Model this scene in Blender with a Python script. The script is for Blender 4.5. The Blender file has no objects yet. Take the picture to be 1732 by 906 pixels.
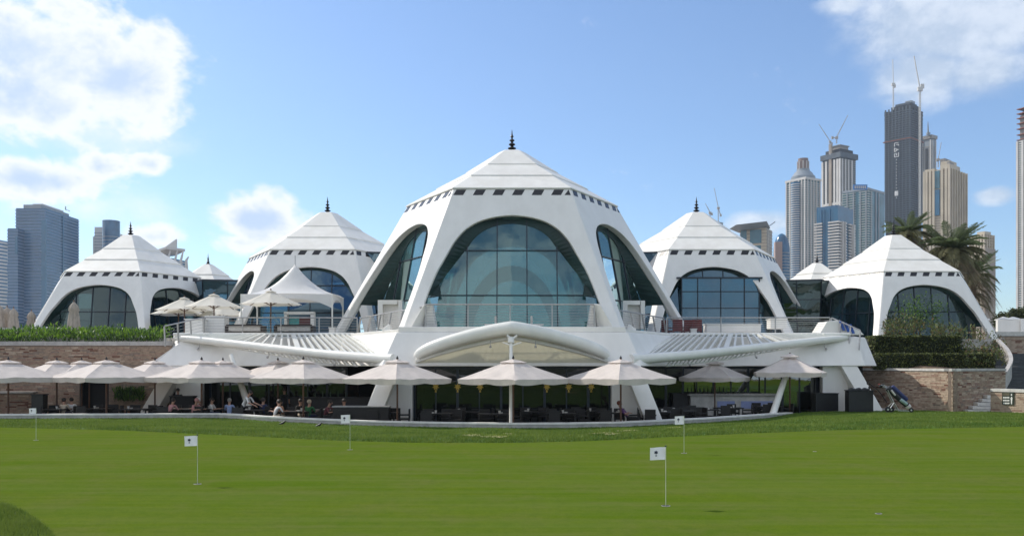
import bpy, bmesh, math, random
from mathutils import Vector, Matrix, noise
R = math.radians
rnd = random.Random(7)
SC = bpy.context.scene
COL = SC.collection
F = 1500.0; EYE = 1.78
# ---------------------------------------------------------------- camera, world, sun, exposure
cd = bpy.data.cameras.new('camera'); cam = bpy.data.objects.new('camera', cd); COL.objects.link(cam)
cam.location = (0, 0, EYE); cam.rotation_euler = (R(90), 0, 0)
cd.sensor_width = 36; cd.lens = F/1732*36; cd.shift_y = 165/1732; cd.clip_start = .1; cd.clip_end = 9000
SC.camera = cam
SUN_AZ, SUN_EL = 58.0, 41.0            # degrees left of the view axis, elevation
sd = Vector((-math.sin(R(SUN_AZ))*math.cos(R(SUN_EL)), math.cos(R(SUN_AZ))*math.cos(R(SUN_EL)), math.sin(R(SUN_EL))))
sl = bpy.data.lights.new('sun', 'SUN'); sl.energy = 2.6; sl.angle = R(.53); sl.color = (1, .94, .84)
so = bpy.data.objects.new('sun', sl); COL.objects.link(so); so.rotation_euler = sd.to_track_quat('Z', 'Y').to_euler()
so.location = (-30, 40, 60)
SC.view_settings.view_transform = 'Standard'; SC.view_settings.look = 'None'; SC.view_settings.exposure = 0.57
SC.view_settings.gamma = 1; SC.view_settings.use_curve_mapping = False
SC.render.engine = 'CYCLES'
SC.cycles.max_bounces = 7; SC.cycles.diffuse_bounces = 3; SC.cycles.glossy_bounces = 4
SC.cycles.transparent_max_bounces = 14; SC.cycles.transmission_bounces = 4; SC.cycles.volume_bounces = 0
SC.cycles.caustics_reflective = False; SC.cycles.caustics_refractive = False

class NT:
    """small helper for node trees"""
    def __init__(s, tree): s.t = tree; s.N = tree.nodes; s.L = tree.links
    def node(s, typ, **kw):
        n = s.N.new(typ)
        for k, v in kw.items(): setattr(n, k, v)
        return n
    def put(s, sock, v):
        if v is None: return
        if hasattr(v, 'is_output'): s.L.new(v, sock)
        else: sock.default_value = v
    def m(s, op, a, b=None, c=None, clamp=False):
        n = s.node('ShaderNodeMath', operation=op, use_clamp=clamp)
        s.put(n.inputs[0], a); s.put(n.inputs[1], b); s.put(n.inputs[2], c)
        return n.outputs[0]
    def mix(s, f, a, b, typ='RGBA', blend='MIX'):
        n = s.node('ShaderNodeMix', data_type=typ)
        if typ == 'RGBA': n.blend_type = blend; i = (0, 6, 7); o = 2
        else: i = (0, 2, 3); o = 0
        s.put(n.inputs[i[0]], f); s.put(n.inputs[i[1]], a); s.put(n.inputs[i[2]], b)
        return n.outputs[o]
    def ramp(s, f, lo, hi):
        n = s.node('ShaderNodeMapRange', clamp=True, interpolation_type='SMOOTHSTEP')
        s.put(n.inputs[0], f); n.inputs[1].default_value = lo; n.inputs[2].default_value = hi
        return n.outputs[0]
    def noise(s, vec, scale, detail=4, rough=.5, dist=0, dims='3D'):
        n = s.node('ShaderNodeTexNoise', noise_dimensions=dims)
        s.put(n.inputs['Vector'], vec); s.put(n.inputs['Scale'], scale); n.inputs['Detail'].default_value = detail
        n.inputs['Roughness'].default_value = rough; n.inputs['Distortion'].default_value = dist
        return n.outputs['Fac']

def pxdir(px, py):
    v = Vector(((px-866)/F, 1, (618-py)/F)).normalized()
    return math.atan2(v.x, v.y), math.asin(v.z)

W = bpy.data.worlds.new('World'); SC.world = W; W.use_nodes = True
t = NT(W.node_tree); t.N.clear()
out = t.node('ShaderNodeOutputWorld'); bg = t.node('ShaderNodeBackground')
sky = t.node('ShaderNodeTexSky', sky_type='NISHITA'); sky.sun_disc = False
sky.sun_elevation = R(SUN_EL); sky.sun_rotation = R(-SUN_AZ); sky.air_density = 1.0; sky.dust_density = .5; sky.ozone_density = 1.3; sky.altitude = 0
SKY_K = .112
tc = t.node('ShaderNodeTexCoord')
sx = t.node('ShaderNodeSeparateXYZ'); t.L.new(tc.outputs['Generated'], sx.inputs[0])
az = t.m('ARCTAN2', sx.outputs[0], sx.outputs[1]); el = t.m('ARCSINE', sx.outputs[2])
cv = t.node('ShaderNodeCombineXYZ'); t.put(cv.inputs[0], az); t.put(cv.inputs[1], t.m('MULTIPLY', el, 1.4)); 
nz = t.noise(cv.outputs[0], 11, 8, .6, .25)
nz2 = t.noise(cv.outputs[0], 3.2, 4, .5)
# (px, py, rx, ry, gain) of the cloud banks seen in the picture, as sky directions
def clouds(lst):
    acc = None
    for px, py, rx, ry, g in lst:
        a0, e0 = pxdir(px, py); wa = rx/F*math.cos(a0)**2; we = ry/F*math.cos(a0)
        dx = t.m('DIVIDE', t.m('SUBTRACT', az, a0), wa); dy = t.m('DIVIDE', t.m('SUBTRACT', el, e0), we)
        d = t.m('SQRT', t.m('ADD', t.m('MULTIPLY', dx, dx), t.m('MULTIPLY', dy, dy)))
        v = t.m('MULTIPLY', t.m('SUBTRACT', 1.0, d), g)
        acc = v if acc is None else t.m('MAXIMUM', acc, v)
    return acc
nz3 = t.noise(cv.outputs[0], 30, 6, .65, .1)
nd = t.m('ADD', t.m('MULTIPLY', t.m('SUBTRACT', nz, .5), 1.7), t.m('MULTIPLY', t.m('SUBTRACT', nz3, .5), .55))
crisp = clouds([(60,90,270,140,.80),(200,135,170,105,.85),(40,165,230,110,.80),(110,20,120,60,.7),(270,70,70,60,.55),(60,305,170,60,.9),(165,285,60,35,.6),(440,372,100,62,.95),(400,410,70,30,.6),(258,278,44,20,.5),(250,400,80,28,.5)])
soft = clouds([(1620,30,250,110,1.1),(1560,125,120,70,.95),(1660,120,130,60,.8),(1430,8,60,24,.7),(1684,330,50,22,.9),(1285,378,80,26,.9),(110,210,280,80,.5),(150,350,260,50,.4)])
far = t.m('SUBTRACT', t.m('MULTIPLY', t.ramp(t.m('ABSOLUTE', az), .7, 1.1), t.m('MULTIPLY', t.m('SUBTRACT', nz2, .34), 4.0)), .2)  # unseen clouds outside the view, thickened to brighten the shaded fronts
cm = t.ramp(t.m('ADD', t.m('MAXIMUM', crisp, far), nd), .02, .42)
sm = t.ramp(t.m('ADD', soft, t.m('MULTIPLY', nd, .55)), .0, .62)
cloud = t.m('MAXIMUM', cm, t.m('MULTIPLY', sm, .85))
# bodies of the clouds greyer and bluer than their bright rims
core = t.ramp(t.m('ADD', t.m('MAXIMUM', crisp, -1.0), t.m('MULTIPLY', nd, .9)), .34, .85)
ccol = t.mix(t.m('MULTIPLY', core, 1.0), (.72, .73, .76, 1), (.41, .51, .68, 1))
ccol = t.mix(t.m('GREATER_THAN', t.m('SUBTRACT', az, .2), 0), ccol, t.mix(t.ramp(t.m('ADD', nz, t.m('MULTIPLY', t.m('SUBTRACT', nz3, .5), .6)), .36, .66), (.40, .475, .58, 1), (.60, .65, .72, 1)))
skyc = t.node('ShaderNodeVectorMath', operation='SCALE'); t.L.new(sky.outputs[0], skyc.inputs[0]); skyc.inputs[3].default_value = SKY_K
veil = t.mix(1.0, skyc.outputs[0], (.76, .88, 1.03, 1), blend='MULTIPLY')
fin = t.mix(t.m('MULTIPLY', cloud, .93), veil, ccol)
t.L.new(fin, bg.inputs[0]); bg.inputs[1].default_value = 1.0
t.L.new(bg.outputs[0], out.inputs[0])

# ---------------------------------------------------------------- helpers
def P(px, py, Y): return Vector(((px-866)*Y/F, Y, EYE-(py-618)*Y/F))
def PZ(px, py, z=0.0):                 # point on the plane z
    Y = (EYE-z)*F/(py-618); return Vector(((px-866)*Y/F, Y, z))

MATS = {}
def mat(name, col, rough=.55, metal=0, var=.12, scale=4, bump=0, bscale=60, spec=.5, col2=None, stretch=(1,1,1), coords='Object', detail=4, emit=0, thin=0):
    if name in MATS: return MATS[name]
    m = bpy.data.materials.new(name); m.use_nodes = True; MATS[name] = m
    t = NT(m.node_tree); b = t.N['Principled BSDF']
    tc = t.node('ShaderNodeTexCoord'); mp = t.node('ShaderNodeMapping'); mp.inputs['Scale'].default_value = stretch
    t.L.new(tc.outputs[coords], mp.inputs[0])
    n = t.noise(mp.outputs[0], scale, detail, .6)
    c2 = col2 or tuple(max(0, c*(1-var*2)) for c in col); c1 = col if col2 else tuple(min(1, c*(1+var)) for c in col)
    r = t.ramp(n, .3, .7)
    t.L.new(t.mix(r, (*c2, 1), (*c1, 1)), b.inputs['Base Color'])
    b.inputs['Roughness'].default_value = rough; b.inputs['Metallic'].default_value = metal
    b.inputs['Specular IOR Level'].default_value = spec
    if bump:
        bp = t.node('ShaderNodeBump'); bp.inputs['Strength'].default_value = bump; bp.inputs['Distance'].default_value = .02
        t.L.new(t.noise(mp.outputs[0], bscale, 3, .6), bp.inputs['Height']); t.L.new(bp.outputs[0], b.inputs['Normal'])
    if thin:                                    # cloth and leaves let some light through
        o = t.N['Material Output']; tr = t.node('ShaderNodeBsdfTranslucent'); tr.inputs[0].default_value = (*[min(1, c*1.1) for c in col], 1)
        ms = t.node('ShaderNodeMixShader'); ms.inputs[0].default_value = thin
        t.L.new(b.outputs[0], ms.inputs[1]); t.L.new(tr.outputs[0], ms.inputs[2]); t.L.new(ms.outputs[0], o.inputs[0])
    if emit:
        b.inputs['Emission Color'].default_value = (*col, 1); b.inputs['Emission Strength'].default_value = emit
    return m

def glass(name, tint, refl=.12, rough=.0, gcol=(.9,.95,1), wav=.0, body=None, bodyf=.0):
    if name in MATS: return MATS[name]
    m = bpy.data.materials.new(name); m.use_nodes = True; MATS[name] = m
    t = NT(m.node_tree); t.N.remove(t.N['Principled BSDF']); o = t.N['Material Output']
    tr = t.node('ShaderNodeBsdfTransparent'); tr.inputs[0].default_value = (*tint, 1)
    gl = t.node('ShaderNodeBsdfGlossy'); gl.inputs['Color'].default_value = (*gcol, 1); gl.inputs['Roughness'].default_value = rough
    fr = t.node('ShaderNodeFresnel'); fr.inputs[0].default_value = 1.5
    base = tr.outputs[0]
    if body:
        df = t.node('ShaderNodeBsdfDiffuse'); df.inputs[0].default_value = (*body, 1)
        m0 = t.node('ShaderNodeMixShader'); m0.inputs[0].default_value = bodyf
        t.L.new(tr.outputs[0], m0.inputs[1]); t.L.new(df.outputs[0], m0.inputs[2]); base = m0.outputs[0]
    ms = t.node('ShaderNodeMixShader'); t.L.new(t.m('ADD', fr.outputs[0], refl, clamp=True), ms.inputs[0])
    t.L.new(base, ms.inputs[1]); t.L.new(gl.outputs[0], ms.inputs[2]); t.L.new(ms.outputs[0], o.inputs[0])
    if wav:
        bp = t.node('ShaderNodeBump'); bp.inputs['Strength'].default_value = wav; bp.inputs['Distance'].default_value = .05
        tc = t.node('ShaderNodeTexCoord'); t.L.new(t.noise(tc.outputs['Object'], 1.1, 2, .5), bp.inputs['Height']); t.L.new(bp.outputs[0], gl.inputs['Normal'])
    return m

class MB:
    def __init__(s): s.v = []; s.f = []; s.mi = []; s.m = 0
    def add(s, vs, fs):
        k = len(s.v); s.v += [tuple(v) for v in vs]
        for f in fs: s.f.append([i+k for i in f]); s.mi.append(s.m)
        return s
    def box(s, c, d, rz=0, M=None):
        x, y, z = d[0]/2, d[1]/2, d[2]/2
        M = M or (Matrix.Translation(c) @ Matrix.Rotation(rz, 4, 'Z'))
        return s.add([M @ Vector(p) for p in [(-x,-y,-z),(x,-y,-z),(x,y,-z),(-x,y,-z),(-x,-y,z),(x,-y,z),(x,y,z),(-x,y,z)]],
            [(0,3,2,1),(4,5,6,7),(0,1,5,4),(1,2,6,5),(2,3,7,6),(3,0,4,7)])
    def bar(s, a, b, w, h=None, up=Vector((0,0,1))):
        a = Vector(a); b = Vector(b); h = h or w; d = (b-a)
        L = d.length; d.normalize(); x = d.cross(up)
        if x.length < 1e-4: x = d.cross(Vector((0,1,0)))
        x.normalize(); y = x.cross(d); M = Matrix.Translation((a+b)/2) @ Matrix((x, d, y)).transposed().to_4x4()
        return s.box(None, (w, L, h), M=M)
    def quad(s, *p): return s.add(p, [tuple(range(len(p)))])
    def slab(s, pts, n):                # polygon pts thickened by vector n
        n = Vector(n); k = len(pts); pts = [Vector(p) for p in pts]
        fs = [tuple(range(k)), tuple(range(2*k-1, k-1, -1))] + [(i, i+k, (i+1)%k+k, (i+1)%k) for i in range(k)]
        return s.add(pts+[p+n for p in pts], fs)
    def tube(s, path, r, n=10, caps=True):
        path = [Vector(p) for p in path]; k = len(path)
        rr = r if isinstance(r, (list, tuple)) else [r]*k
        vs = []; ref = None
        for i, p in enumerate(path):
            d = (path[min(i+1, k-1)]-path[max(i-1, 0)]).normalized()
            if ref is None: ref = Vector((0,0,1)) if abs(d.z) < .9 else Vector((1,0,0))
            x = d.cross(ref).normalized(); y = x.cross(d).normalized(); ref = y
            for j in range(n):
                a = 2*math.pi*j/n; vs.append(p + (x*math.cos(a)+y*math.sin(a))*rr[i])
        fs = [(i*n+j, i*n+(j+1)%n, (i+1)*n+(j+1)%n, (i+1)*n+j) for i in range(k-1) for j in range(n)]
        if caps: fs += [tuple(range(n-1, -1, -1)), tuple(range((k-1)*n, k*n))]
        return s.add(vs, fs)
    def lathe(s, prof, c=(0,0,0), n=16, M=None):
        c = Vector(c); vs = []; 
        for r, z in prof:
            for j in range(n):
                a = 2*math.pi*j/n; p = Vector((r*math.cos(a), r*math.sin(a), z)); vs.append((M @ p if M else p)+c)
        k = len(prof)
        fs = [(i*n+j, i*n+(j+1)%n, (i+1)*n+(j+1)%n, (i+1)*n+j) for i in range(k-1) for j in range(n)]
        fs += [tuple(range(n-1, -1, -1)), tuple(range((k-1)*n, k*n))]
        return s.add(vs, fs)
    def ball(s, c, r, n=8, sc=(1,1,1)):
        return s.lathe([(max(.001, math.sin(math.pi*i/n))*r, -math.cos(math.pi*i/n)*r) for i in range(n+1)], c, n+2, Matrix.Diagonal((*sc, 1)))
    def build(s, name, mats, parent=None, smooth=False, weld=True, bevel=0, kind=None, label=None, mesh_only=False):
        me = bpy.data.meshes.new(name); off = Vector((0,0,0)); p = parent
        while p is not None: off += p.location; p = p.parent
        me.from_pydata([(v[0]-off.x, v[1]-off.y, v[2]-off.z) for v in s.v], [], s.f)
        if not isinstance(mats, (list, tuple)): mats = [mats]
        for m in mats: me.materials.append(m)
        if len(mats) > 1: me.polygons.foreach_set('material_index', s.mi)
        if weld:
            bm = bmesh.new(); bm.from_mesh(me); bmesh.ops.remove_doubles(bm, verts=bm.verts, dist=1e-4)
            bmesh.ops.recalc_face_normals(bm, faces=bm.faces); bm.to_mesh(me); bm.free()
        if smooth:
            me.polygons.foreach_set('use_smooth', [True]*len(me.polygons))
            if smooth != 'all':
                me.set_sharp_from_angle(angle=R(smooth if smooth is not True else 40))
        me.update()
        if mesh_only: return me
        o = bpy.data.objects.new(name, me); COL.objects.link(o)
        if parent: o.parent = parent
        if bevel:
            b = o.modifiers.new('bevel', 'BEVEL'); b.width = bevel; b.segments = 2; b.limit_method = 'ANGLE'; b.angle_limit = R(30)
        if kind: o['kind'] = kind
        if label: o['label'] = label
        return o

def thing(name, label, cat, loc=(0,0,0), group=None):
    o = bpy.data.objects.new(name, None); COL.objects.link(o); o.location = loc; o.empty_display_size = .3
    o['label'] = label; o['category'] = cat
    if group: o['group'] = group
    return o
def tag(o, label, cat, group=None):
    o['label'] = label; o['category'] = cat
    if group: o['group'] = group
    return o
def structure(o): o['kind'] = 'structure'; return o
def inst(name, me, parent, loc=(0,0,0), rz=0, rot=None, scale=None, label=None):
    o = bpy.data.objects.new(name, me); COL.objects.link(o); o.parent = parent; o.location = loc
    o.rotation_euler = rot or (0,0,rz)
    if scale: o.scale = scale
    if label: o['label'] = label
    return o
def copy_tree(o, parent=None):
    c = o.copy(); COL.objects.link(c); c.parent = parent
    for ch in list(o.children): copy_tree(ch, c)
    return c
def dup(root, loc, rz=0, label=None, first=set(), scale=None):
    r = copy_tree(root) if root.name in first else root
    first.add(root.name)
    r.location = loc; r.rotation_euler = (0, 0, rz)
    if scale: r.scale = scale if isinstance(scale, tuple) else (scale,)*3
    if label: r['label'] = label
    return r
def crom(pts, n=6):
    pts = [Vector(p) for p in pts]; o = []
    for i in range(len(pts)-1):
        a = pts[max(i-1,0)]; b = pts[i]; c = pts[i+1]; d = pts[min(i+2, len(pts)-1)]
        for k in range(n):
            u = k/n; o.append(.5*((2*b)+(c-a)*u+(2*a-5*b+4*c-d)*u*u+(3*b-a-3*c+d)*u**3))
    return o+[pts[-1]]
def lerp(a, b, u): return a+(b-a)*u

# ---------------------------------------------------------------- materials
M_white = mat('white_render', (.83,.81,.765), .42, col2=(.765,.745,.70), scale=1.3, stretch=(1,1,.12), detail=7, bump=.05, bscale=30, spec=.4)
M_roof = mat('roof_membrane', (.82,.80,.74), .5, col2=(.74,.715,.65), scale=1.1, stretch=(1,1,.25), detail=7, spec=.4)
M_whitemetal = mat('white_painted_steel', (.78,.775,.72), .3, var=.03, scale=1.5)
M_black = mat('black_metal', (.012,.012,.014), .4, var=.1)
M_vent = mat('dark_vent_glass', (.03,.03,.035), .25, var=.1, spec=.35)
M_steel = mat('brushed_steel', (.42,.41,.40), .32, metal=.6, var=.08, scale=8)
M_mull = mat('dark_mullion', (.016,.026,.04), .4, var=.1)
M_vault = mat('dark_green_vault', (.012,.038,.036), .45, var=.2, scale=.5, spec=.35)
M_canv = mat('taupe_canvas', (.74,.665,.61), .85, var=.05, scale=2.5, bump=.12, bscale=9, thin=.22)
M_cream = mat('cream_canvas', (.74,.71,.63), .85, var=.04, scale=2, bump=.1, bscale=9, thin=.3)
M_wood = mat('brown_wood', (.14,.065,.035), .5, var=.2, scale=6, stretch=(1,1,.2))
M_brick = [mat('brick_tan', (.34,.245,.175), .85, var=.12, scale=6, bump=.3, coords='Object'),
           mat('brick_pink', (.32,.205,.15), .85, var=.12, scale=6, bump=.3),
           mat('brick_grey', (.26,.20,.155), .85, var=.12, scale=6, bump=.3),
           mat('brick_red', (.17,.075,.05), .85, var=.15, scale=6, bump=.3),
           mat('brick_pale_sunlit', (.46,.355,.265), .85, var=.1, scale=6, bump=.3)]  # pale tone, its lightness also stands in for sun on the right walls
M_mortar = mat('mortar', (.26,.195,.15), .9, var=.1, scale=9)
M_cap = mat('stone_coping', (.44,.42,.40), .8, var=.1, scale=3, bump=.15)
M_conc = mat('pale_concrete', (.62,.60,.56), .8, var=.08, scale=3, bump=.1)
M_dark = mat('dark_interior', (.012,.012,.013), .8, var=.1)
M_floor = mat('dark_paving', (.045,.04,.036), .6, var=.15, scale=2)
M_rattan = mat('black_rattan', (.014,.012,.011), .55, var=.3, scale=40, bump=.4, bscale=120)
M_cush = mat('off_white_cushion', (.62,.59,.55), .9, var=.06, scale=8)
M_soil = mat('dry_soil', (.20,.13,.08), .95, var=.25, scale=8, bump=.4)
G_main = glass('teal_glass', (.36,.60,.60), .10, .01, (.72,.95,.95), body=(.045,.125,.145), bodyf=.52, wav=.04)
G_blue = glass('blue_glass', (.08,.17,.24), .13, .01, (.50,.74,.90), wav=.05, body=(.012,.04,.075), bodyf=.55)
G_dark = glass('dark_green_glass', (.10,.16,.16), .07, .01, (.55,.70,.72), wav=.05, body=(.01,.025,.025), bodyf=.6)
G_low = glass('dark_restaurant_glass', (.08,.09,.09), .03, .0, (.8,.85,.88), wav=.04, body=(.01,.012,.012), bodyf=.7)
# ================================================================ terrain
ux = [-700+i*25 for i in range(int(3800/25)+1)]
def cur(pts, u):
    if u <= pts[0][0]: return pts[0][1]
    for (a, b), (c, d) in zip(pts, pts[1:]):
        if u <= c:
            k = (u-a)/(c-a); return b+(d-b)*k
    return pts[-1][1]
GE = [(-700,716),(0,722),(200,727),(400,736),(560,744),(700,748),(880,748),(1000,745),(1200,735),(1400,727),(1732,721),(3100,712)]
CO = [(-700,706),(0,700),(370,698.5),(400,700),(440,703),(520,707),(620,711),(740,713.5),(866,715),(960,714.6),(1050,713),(1200,706),(1335,697),(1480,694),(1732,693),(3100,692)]
ZC = [(370,-.62),(440,-.645),(620,-.74),(740,-.78),(1290,-.78),(1345,-.80),(1480,-.82),(3100,-.82)]
def smooth_cur(pts, u): return sum(cur(pts, u+d) for d in (-30,-15,0,15,30))/5
def edgeG(u): return PZ(u, smooth_cur(GE, u), 0)
def edgeC(u): return PZ(u, cur(CO, u), cur(ZC, u))
M_green = bpy.data.materials.new('putting_green_turf'); M_green.use_nodes = True
t = NT(M_green.node_tree); b = t.N['Principled BSDF']; tc = t.node('ShaderNodeTexCoord')
n1 = t.noise(tc.outputs['Object'], .35, 3, .5); n2 = t.noise(tc.outputs['Object'], 28, 4, .7); 
mp = t.node('ShaderNodeMapping'); mp.inputs['Scale'].default_value = (.25, 1.6, 1); t.L.new(tc.outputs['Object'], mp.inputs[0]); n3 = t.noise(mp.outputs[0], 1.6, 4, .6)
c = t.mix(t.ramp(n1, .35, .65), (.083,.137,.010,1), (.100,.147,.013,1)); c = t.mix(t.m('MULTIPLY', t.ramp(n3, .4, .7), .5), c, (.113,.143,.014,1))
c = t.mix(t.m('MULTIPLY', t.ramp(n2, .42, .70), .5), c, (.045,.082,.008,1))
wc = t.node('ShaderNodeSeparateXYZ'); t.L.new(tc.outputs['Object'], wc.inputs[0])
str_ = t.m('SINE', t.m('MULTIPLY', t.m('ADD', t.m('MULTIPLY', wc.outputs[0], .22), wc.outputs[1]), 3.4))
c = t.mix(t.m('MULTIPLY', t.ramp(str_, -.4, .4), .22), c, (.10,.138,.03,1))
n4 = t.noise(tc.outputs['Object'], .9, 5, .7)
c = t.mix(t.m('MULTIPLY', t.ramp(n4, .45, .66), .5), c, (.118,.128,.036,1))
n5 = t.noise(tc.outputs['Object'], 5.5, 5, .75); n6 = t.noise(tc.outputs['Object'], 60, 3, .8)
c = t.mix(t.m('MULTIPLY', t.ramp(n5, .42, .66), .45), c, (.060,.108,.012,1))
c = t.mix(t.m('MULTIPLY', t.ramp(n6, .5, .72), .5), c, (.165,.205,.035,1))
mp2 = t.node('ShaderNodeMapping'); mp2.inputs['Scale'].default_value = (.12, 2.6, 1); t.L.new(tc.outputs['Object'], mp2.inputs[0])
c = t.mix(t.m('MULTIPLY', t.ramp(t.noise(mp2.outputs[0], 1.3, 3, .55), .40, .62), .24), c, (.140,.162,.046,1))
t.L.new(c, b.inputs['Base Color']); b.inputs['Roughness'].default_value = .95; b.inputs['Specular IOR Level'].default_value = .0
bp = t.node('ShaderNodeBump'); bp.inputs['Strength'].default_value = .5; bp.inputs['Distance'].default_value = .01; t.L.new(t.noise(tc.outputs['Object'], 120, 3, .7), bp.inputs['Height']); t.L.new(bp.outputs[0], b.inputs['Normal'])
M_rough = mat('rough_lawn_turf', (.075,.145,.014), .9, col2=(.040,.085,.010), scale=.8, detail=8, bump=.8, bscale=25, spec=.15)
M_blade = mat('grass_blade', (.19,.25,.045), .6, col2=(.045,.115,.012), scale=.7, detail=6, spec=.2, thin=.3)
mb = MB(); near = [(-40,-6,0),(-7.1,11.6,0)]
us = [u for u in ux if u >= -200]
pts = [edgeG(u) for u in us]
# the green reaches the near left fringe along a slanting line
fr = [Vector(p) for p in [(-1.5,4.0,0),(-3.2,6.9,0),(-4.8,9.27,0),(-5.35,10.0,0),(-6.0,10.8,0),(-6.9,11.7,0),(-9.2,13.4,0),(-13,15.6,0),(-17,18.5,0)]]
poly = [Vector((60,-4,0)), Vector((0,-4,0))] + crom(fr, 5) + pts
# fan-free triangulation by bmesh
bm = bmesh.new(); vv = [bm.verts.new(p) for p in poly]; bm.faces.new(vv); bmesh.ops.triangulate(bm, faces=bm.faces)
me = bpy.data.meshes.new('putting_green'); bm.to_mesh(me); bm.free(); me.materials.append(M_green)
o = bpy.data.objects.new('putting_green', me); COL.objects.link(o); structure(o)
# rough lawn between the green and the terrace wall
NVR = 26
def lawn_pt(u, v):
    a = edgeG(u); c = edgeC(u)
    zc = cur(ZC, u)-.22 if u < 1300 else lerp(-1.0, -.80, min(1, (u-1300)/60))
    z = .035*min(1, v*25)-.004+(zc-.035)*(v*v*(3-2*v))
    return Vector((lerp(a.x, c.x, v), lerp(a.y, c.y, v), z+.04*noise.noise(Vector((a.x*.35, v*6, 1)))*(4*v*(1-v))))
mb = MB(); VS = [(i/NVR)**1.4 for i in range(NVR+1)]
g = [[lawn_pt(u, v) for v in VS] for u in ux]; nn = NVR+1
mb.add([p for r_ in g for p in r_], [(i*nn+j, (i+1)*nn+j, (i+1)*nn+j+1, i*nn+j+1) for i in range(len(g)-1) for j in range(NVR)])
L1 = structure(mb.build('rough_lawn', M_rough, smooth='all'))
# near left fringe
frc = crom(fr, 5); mb = MB()
for i in range(len(frc)-1):
    a, b2 = frc[i], frc[i+1]; n = Vector((-1,-.55,0))
    for k in range(8):
        s0, s1 = k*2.0, (k+1)*2.0; z0 = .03*min(1, s0*8)-.004; z1 = .03
        mb.quad(a+n*s0+Vector((0,0,z0)), a+n*s1+Vector((0,0,z1)), b2+n*s1+Vector((0,0,z1)), b2+n*s0+Vector((0,0,z0)))
structure(mb.build('near_fringe_lawn', M_rough))
structure(MB().quad((-60,-8,-.06),(60,-8,-.06),(60,14,-.06),(-60,14,-.06)).build('lawn_underlay', M_soil))
# lake seen only as a reflection in the restaurant glass
structure(MB().quad((-400,-60,-1.33),(400,-60,-1.33),(400,-18,-1.33),(-400,-14,-1.33)).build('lake_water', mat('lake_water', (.03,.10,.12), .08, var=.1, scale=.1, spec=.8, bump=.3, bscale=2)))
structure(MB().quad((-400,-95,-1.34),(400,-95,-1.34),(400,-70,-1.34),(-400,-66,-1.34)).build('sand_bunker_ground', mat('bunker_sand', (.42,.38,.30), .9)))
structure(MB().quad((-600,-190,-1.33),(600,-190,-1.33),(600,-104,-1.33),(-600,-100,-1.33)).build('far_lake_water', MATS['lake_water']))
# blades
def blades(name, fn, n, h, w):
    vs = []; fs = []
    for i in range(n):
        p = fn(); a = rnd.uniform(0, math.pi); hh = h*rnd.uniform(.5, 1.2); dx, dy = math.cos(a)*w*rnd.uniform(.6, 1.4), math.sin(a)*w
        k = len(vs); vs += [(p.x-dx, p.y-dy, p.z-.01), (p.x+dx, p.y+dy, p.z-.01), (p.x+rnd.gauss(0, h*.4), p.y+rnd.gauss(0, h*.4), p.z+hh)]; fs.append((k, k+1, k+2))
    me = bpy.data.meshes.new(name); me.from_pydata(vs, [], fs); me.materials.append(M_blade); o = bpy.data.objects.new(name, me); COL.objects.link(o)
    o['kind'] = 'stuff'; return o
def fl():
    v = rnd.random()**1.25; u = rnd.uniform(-40, 1780); return lawn_pt(u, v)
tag(blades('rough_grass', fl, 150000, .065, .016), 'bright green rough grass between the putting green and the terrace', 'grass')
def fl2():
    i = rnd.randrange(8, len(frc)-9); a = frc[i]; b2 = frc[i+1]; q = a.lerp(b2, rnd.random()); s = abs(rnd.gauss(0, 1.6)) if rnd.random() < .7 else rnd.uniform(0, 6)
    return q+Vector((-1,-.55,0))*s+Vector((0,0,.028))
tag(blades('fringe_grass', fl2, 60000, .045, .006), 'longer darker fringe grass at the near corner of the green', 'grass')
# dry sandy scuffs in the rough (small low patches)
M_sand = mat('dry_grass_scuff', (.36,.32,.14), .95, var=.2, scale=9, bump=.4)
for i, (px, v, w) in enumerate([(800,.10,34),(838,.07,44),(1015,.12,40),(1060,.17,34),(1100,.30,40),(1035,.08,30),(1140,.2,26),(860,.16,20)]):
    mb = MB(); ring = []
    for k in range(18):
        a = 2*math.pi*k/18; r_ = 1+.45*noise.noise(Vector((math.cos(a)*1.3+i*5, math.sin(a)*1.3, 0)))
        p = lawn_pt(px+math.cos(a)*w*.5*r_, min(.98, max(.012, v+math.sin(a)*.022*r_))); ring.append(p+Vector((0,0,.022)))
    mb.quad(*ring); o = mb.build('dry_grass_patch', M_sand); structure(o)
# far ground and paved areas
M_ground = mat('paved_ground', (.33,.29,.25), .9, var=.1, scale=.5)
structure(MB().quad((-3500,40,-1.35),(3500,40,-1.35),(3500,5000,-1.35),(-3500,5000,-1.35)).build('far_ground', M_ground))
structure(MB().quad((-3500,-3500,-1.4),(3500,-3500,-1.4),(3500,60,-1.4),(-3500,60,-1.4)).build('golf_course_ground', mat('fairway_turf', (.05,.075,.025), .9, col2=(.09,.08,.045), scale=.05)))
cp = [edgeC(u) for u in range(-700, 1360, 10)]
mb = MB(); top = [Vector((p.x, p.y+.1, -1.25)) for p in cp]
mb.quad(*(top+[Vector((24,50,-1.25)), Vector((24,70,-1.25)), Vector((-70,70,-1.25))]))
structure(mb.build('terrace_floor', M_floor))
structure(MB().slab([(20,50.9,-1.3),(60,50.9,-1.3),(60,66,-1.3),(20,66,-1.3)], (0,0,.44)).build('side_pavement', M_conc))
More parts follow.
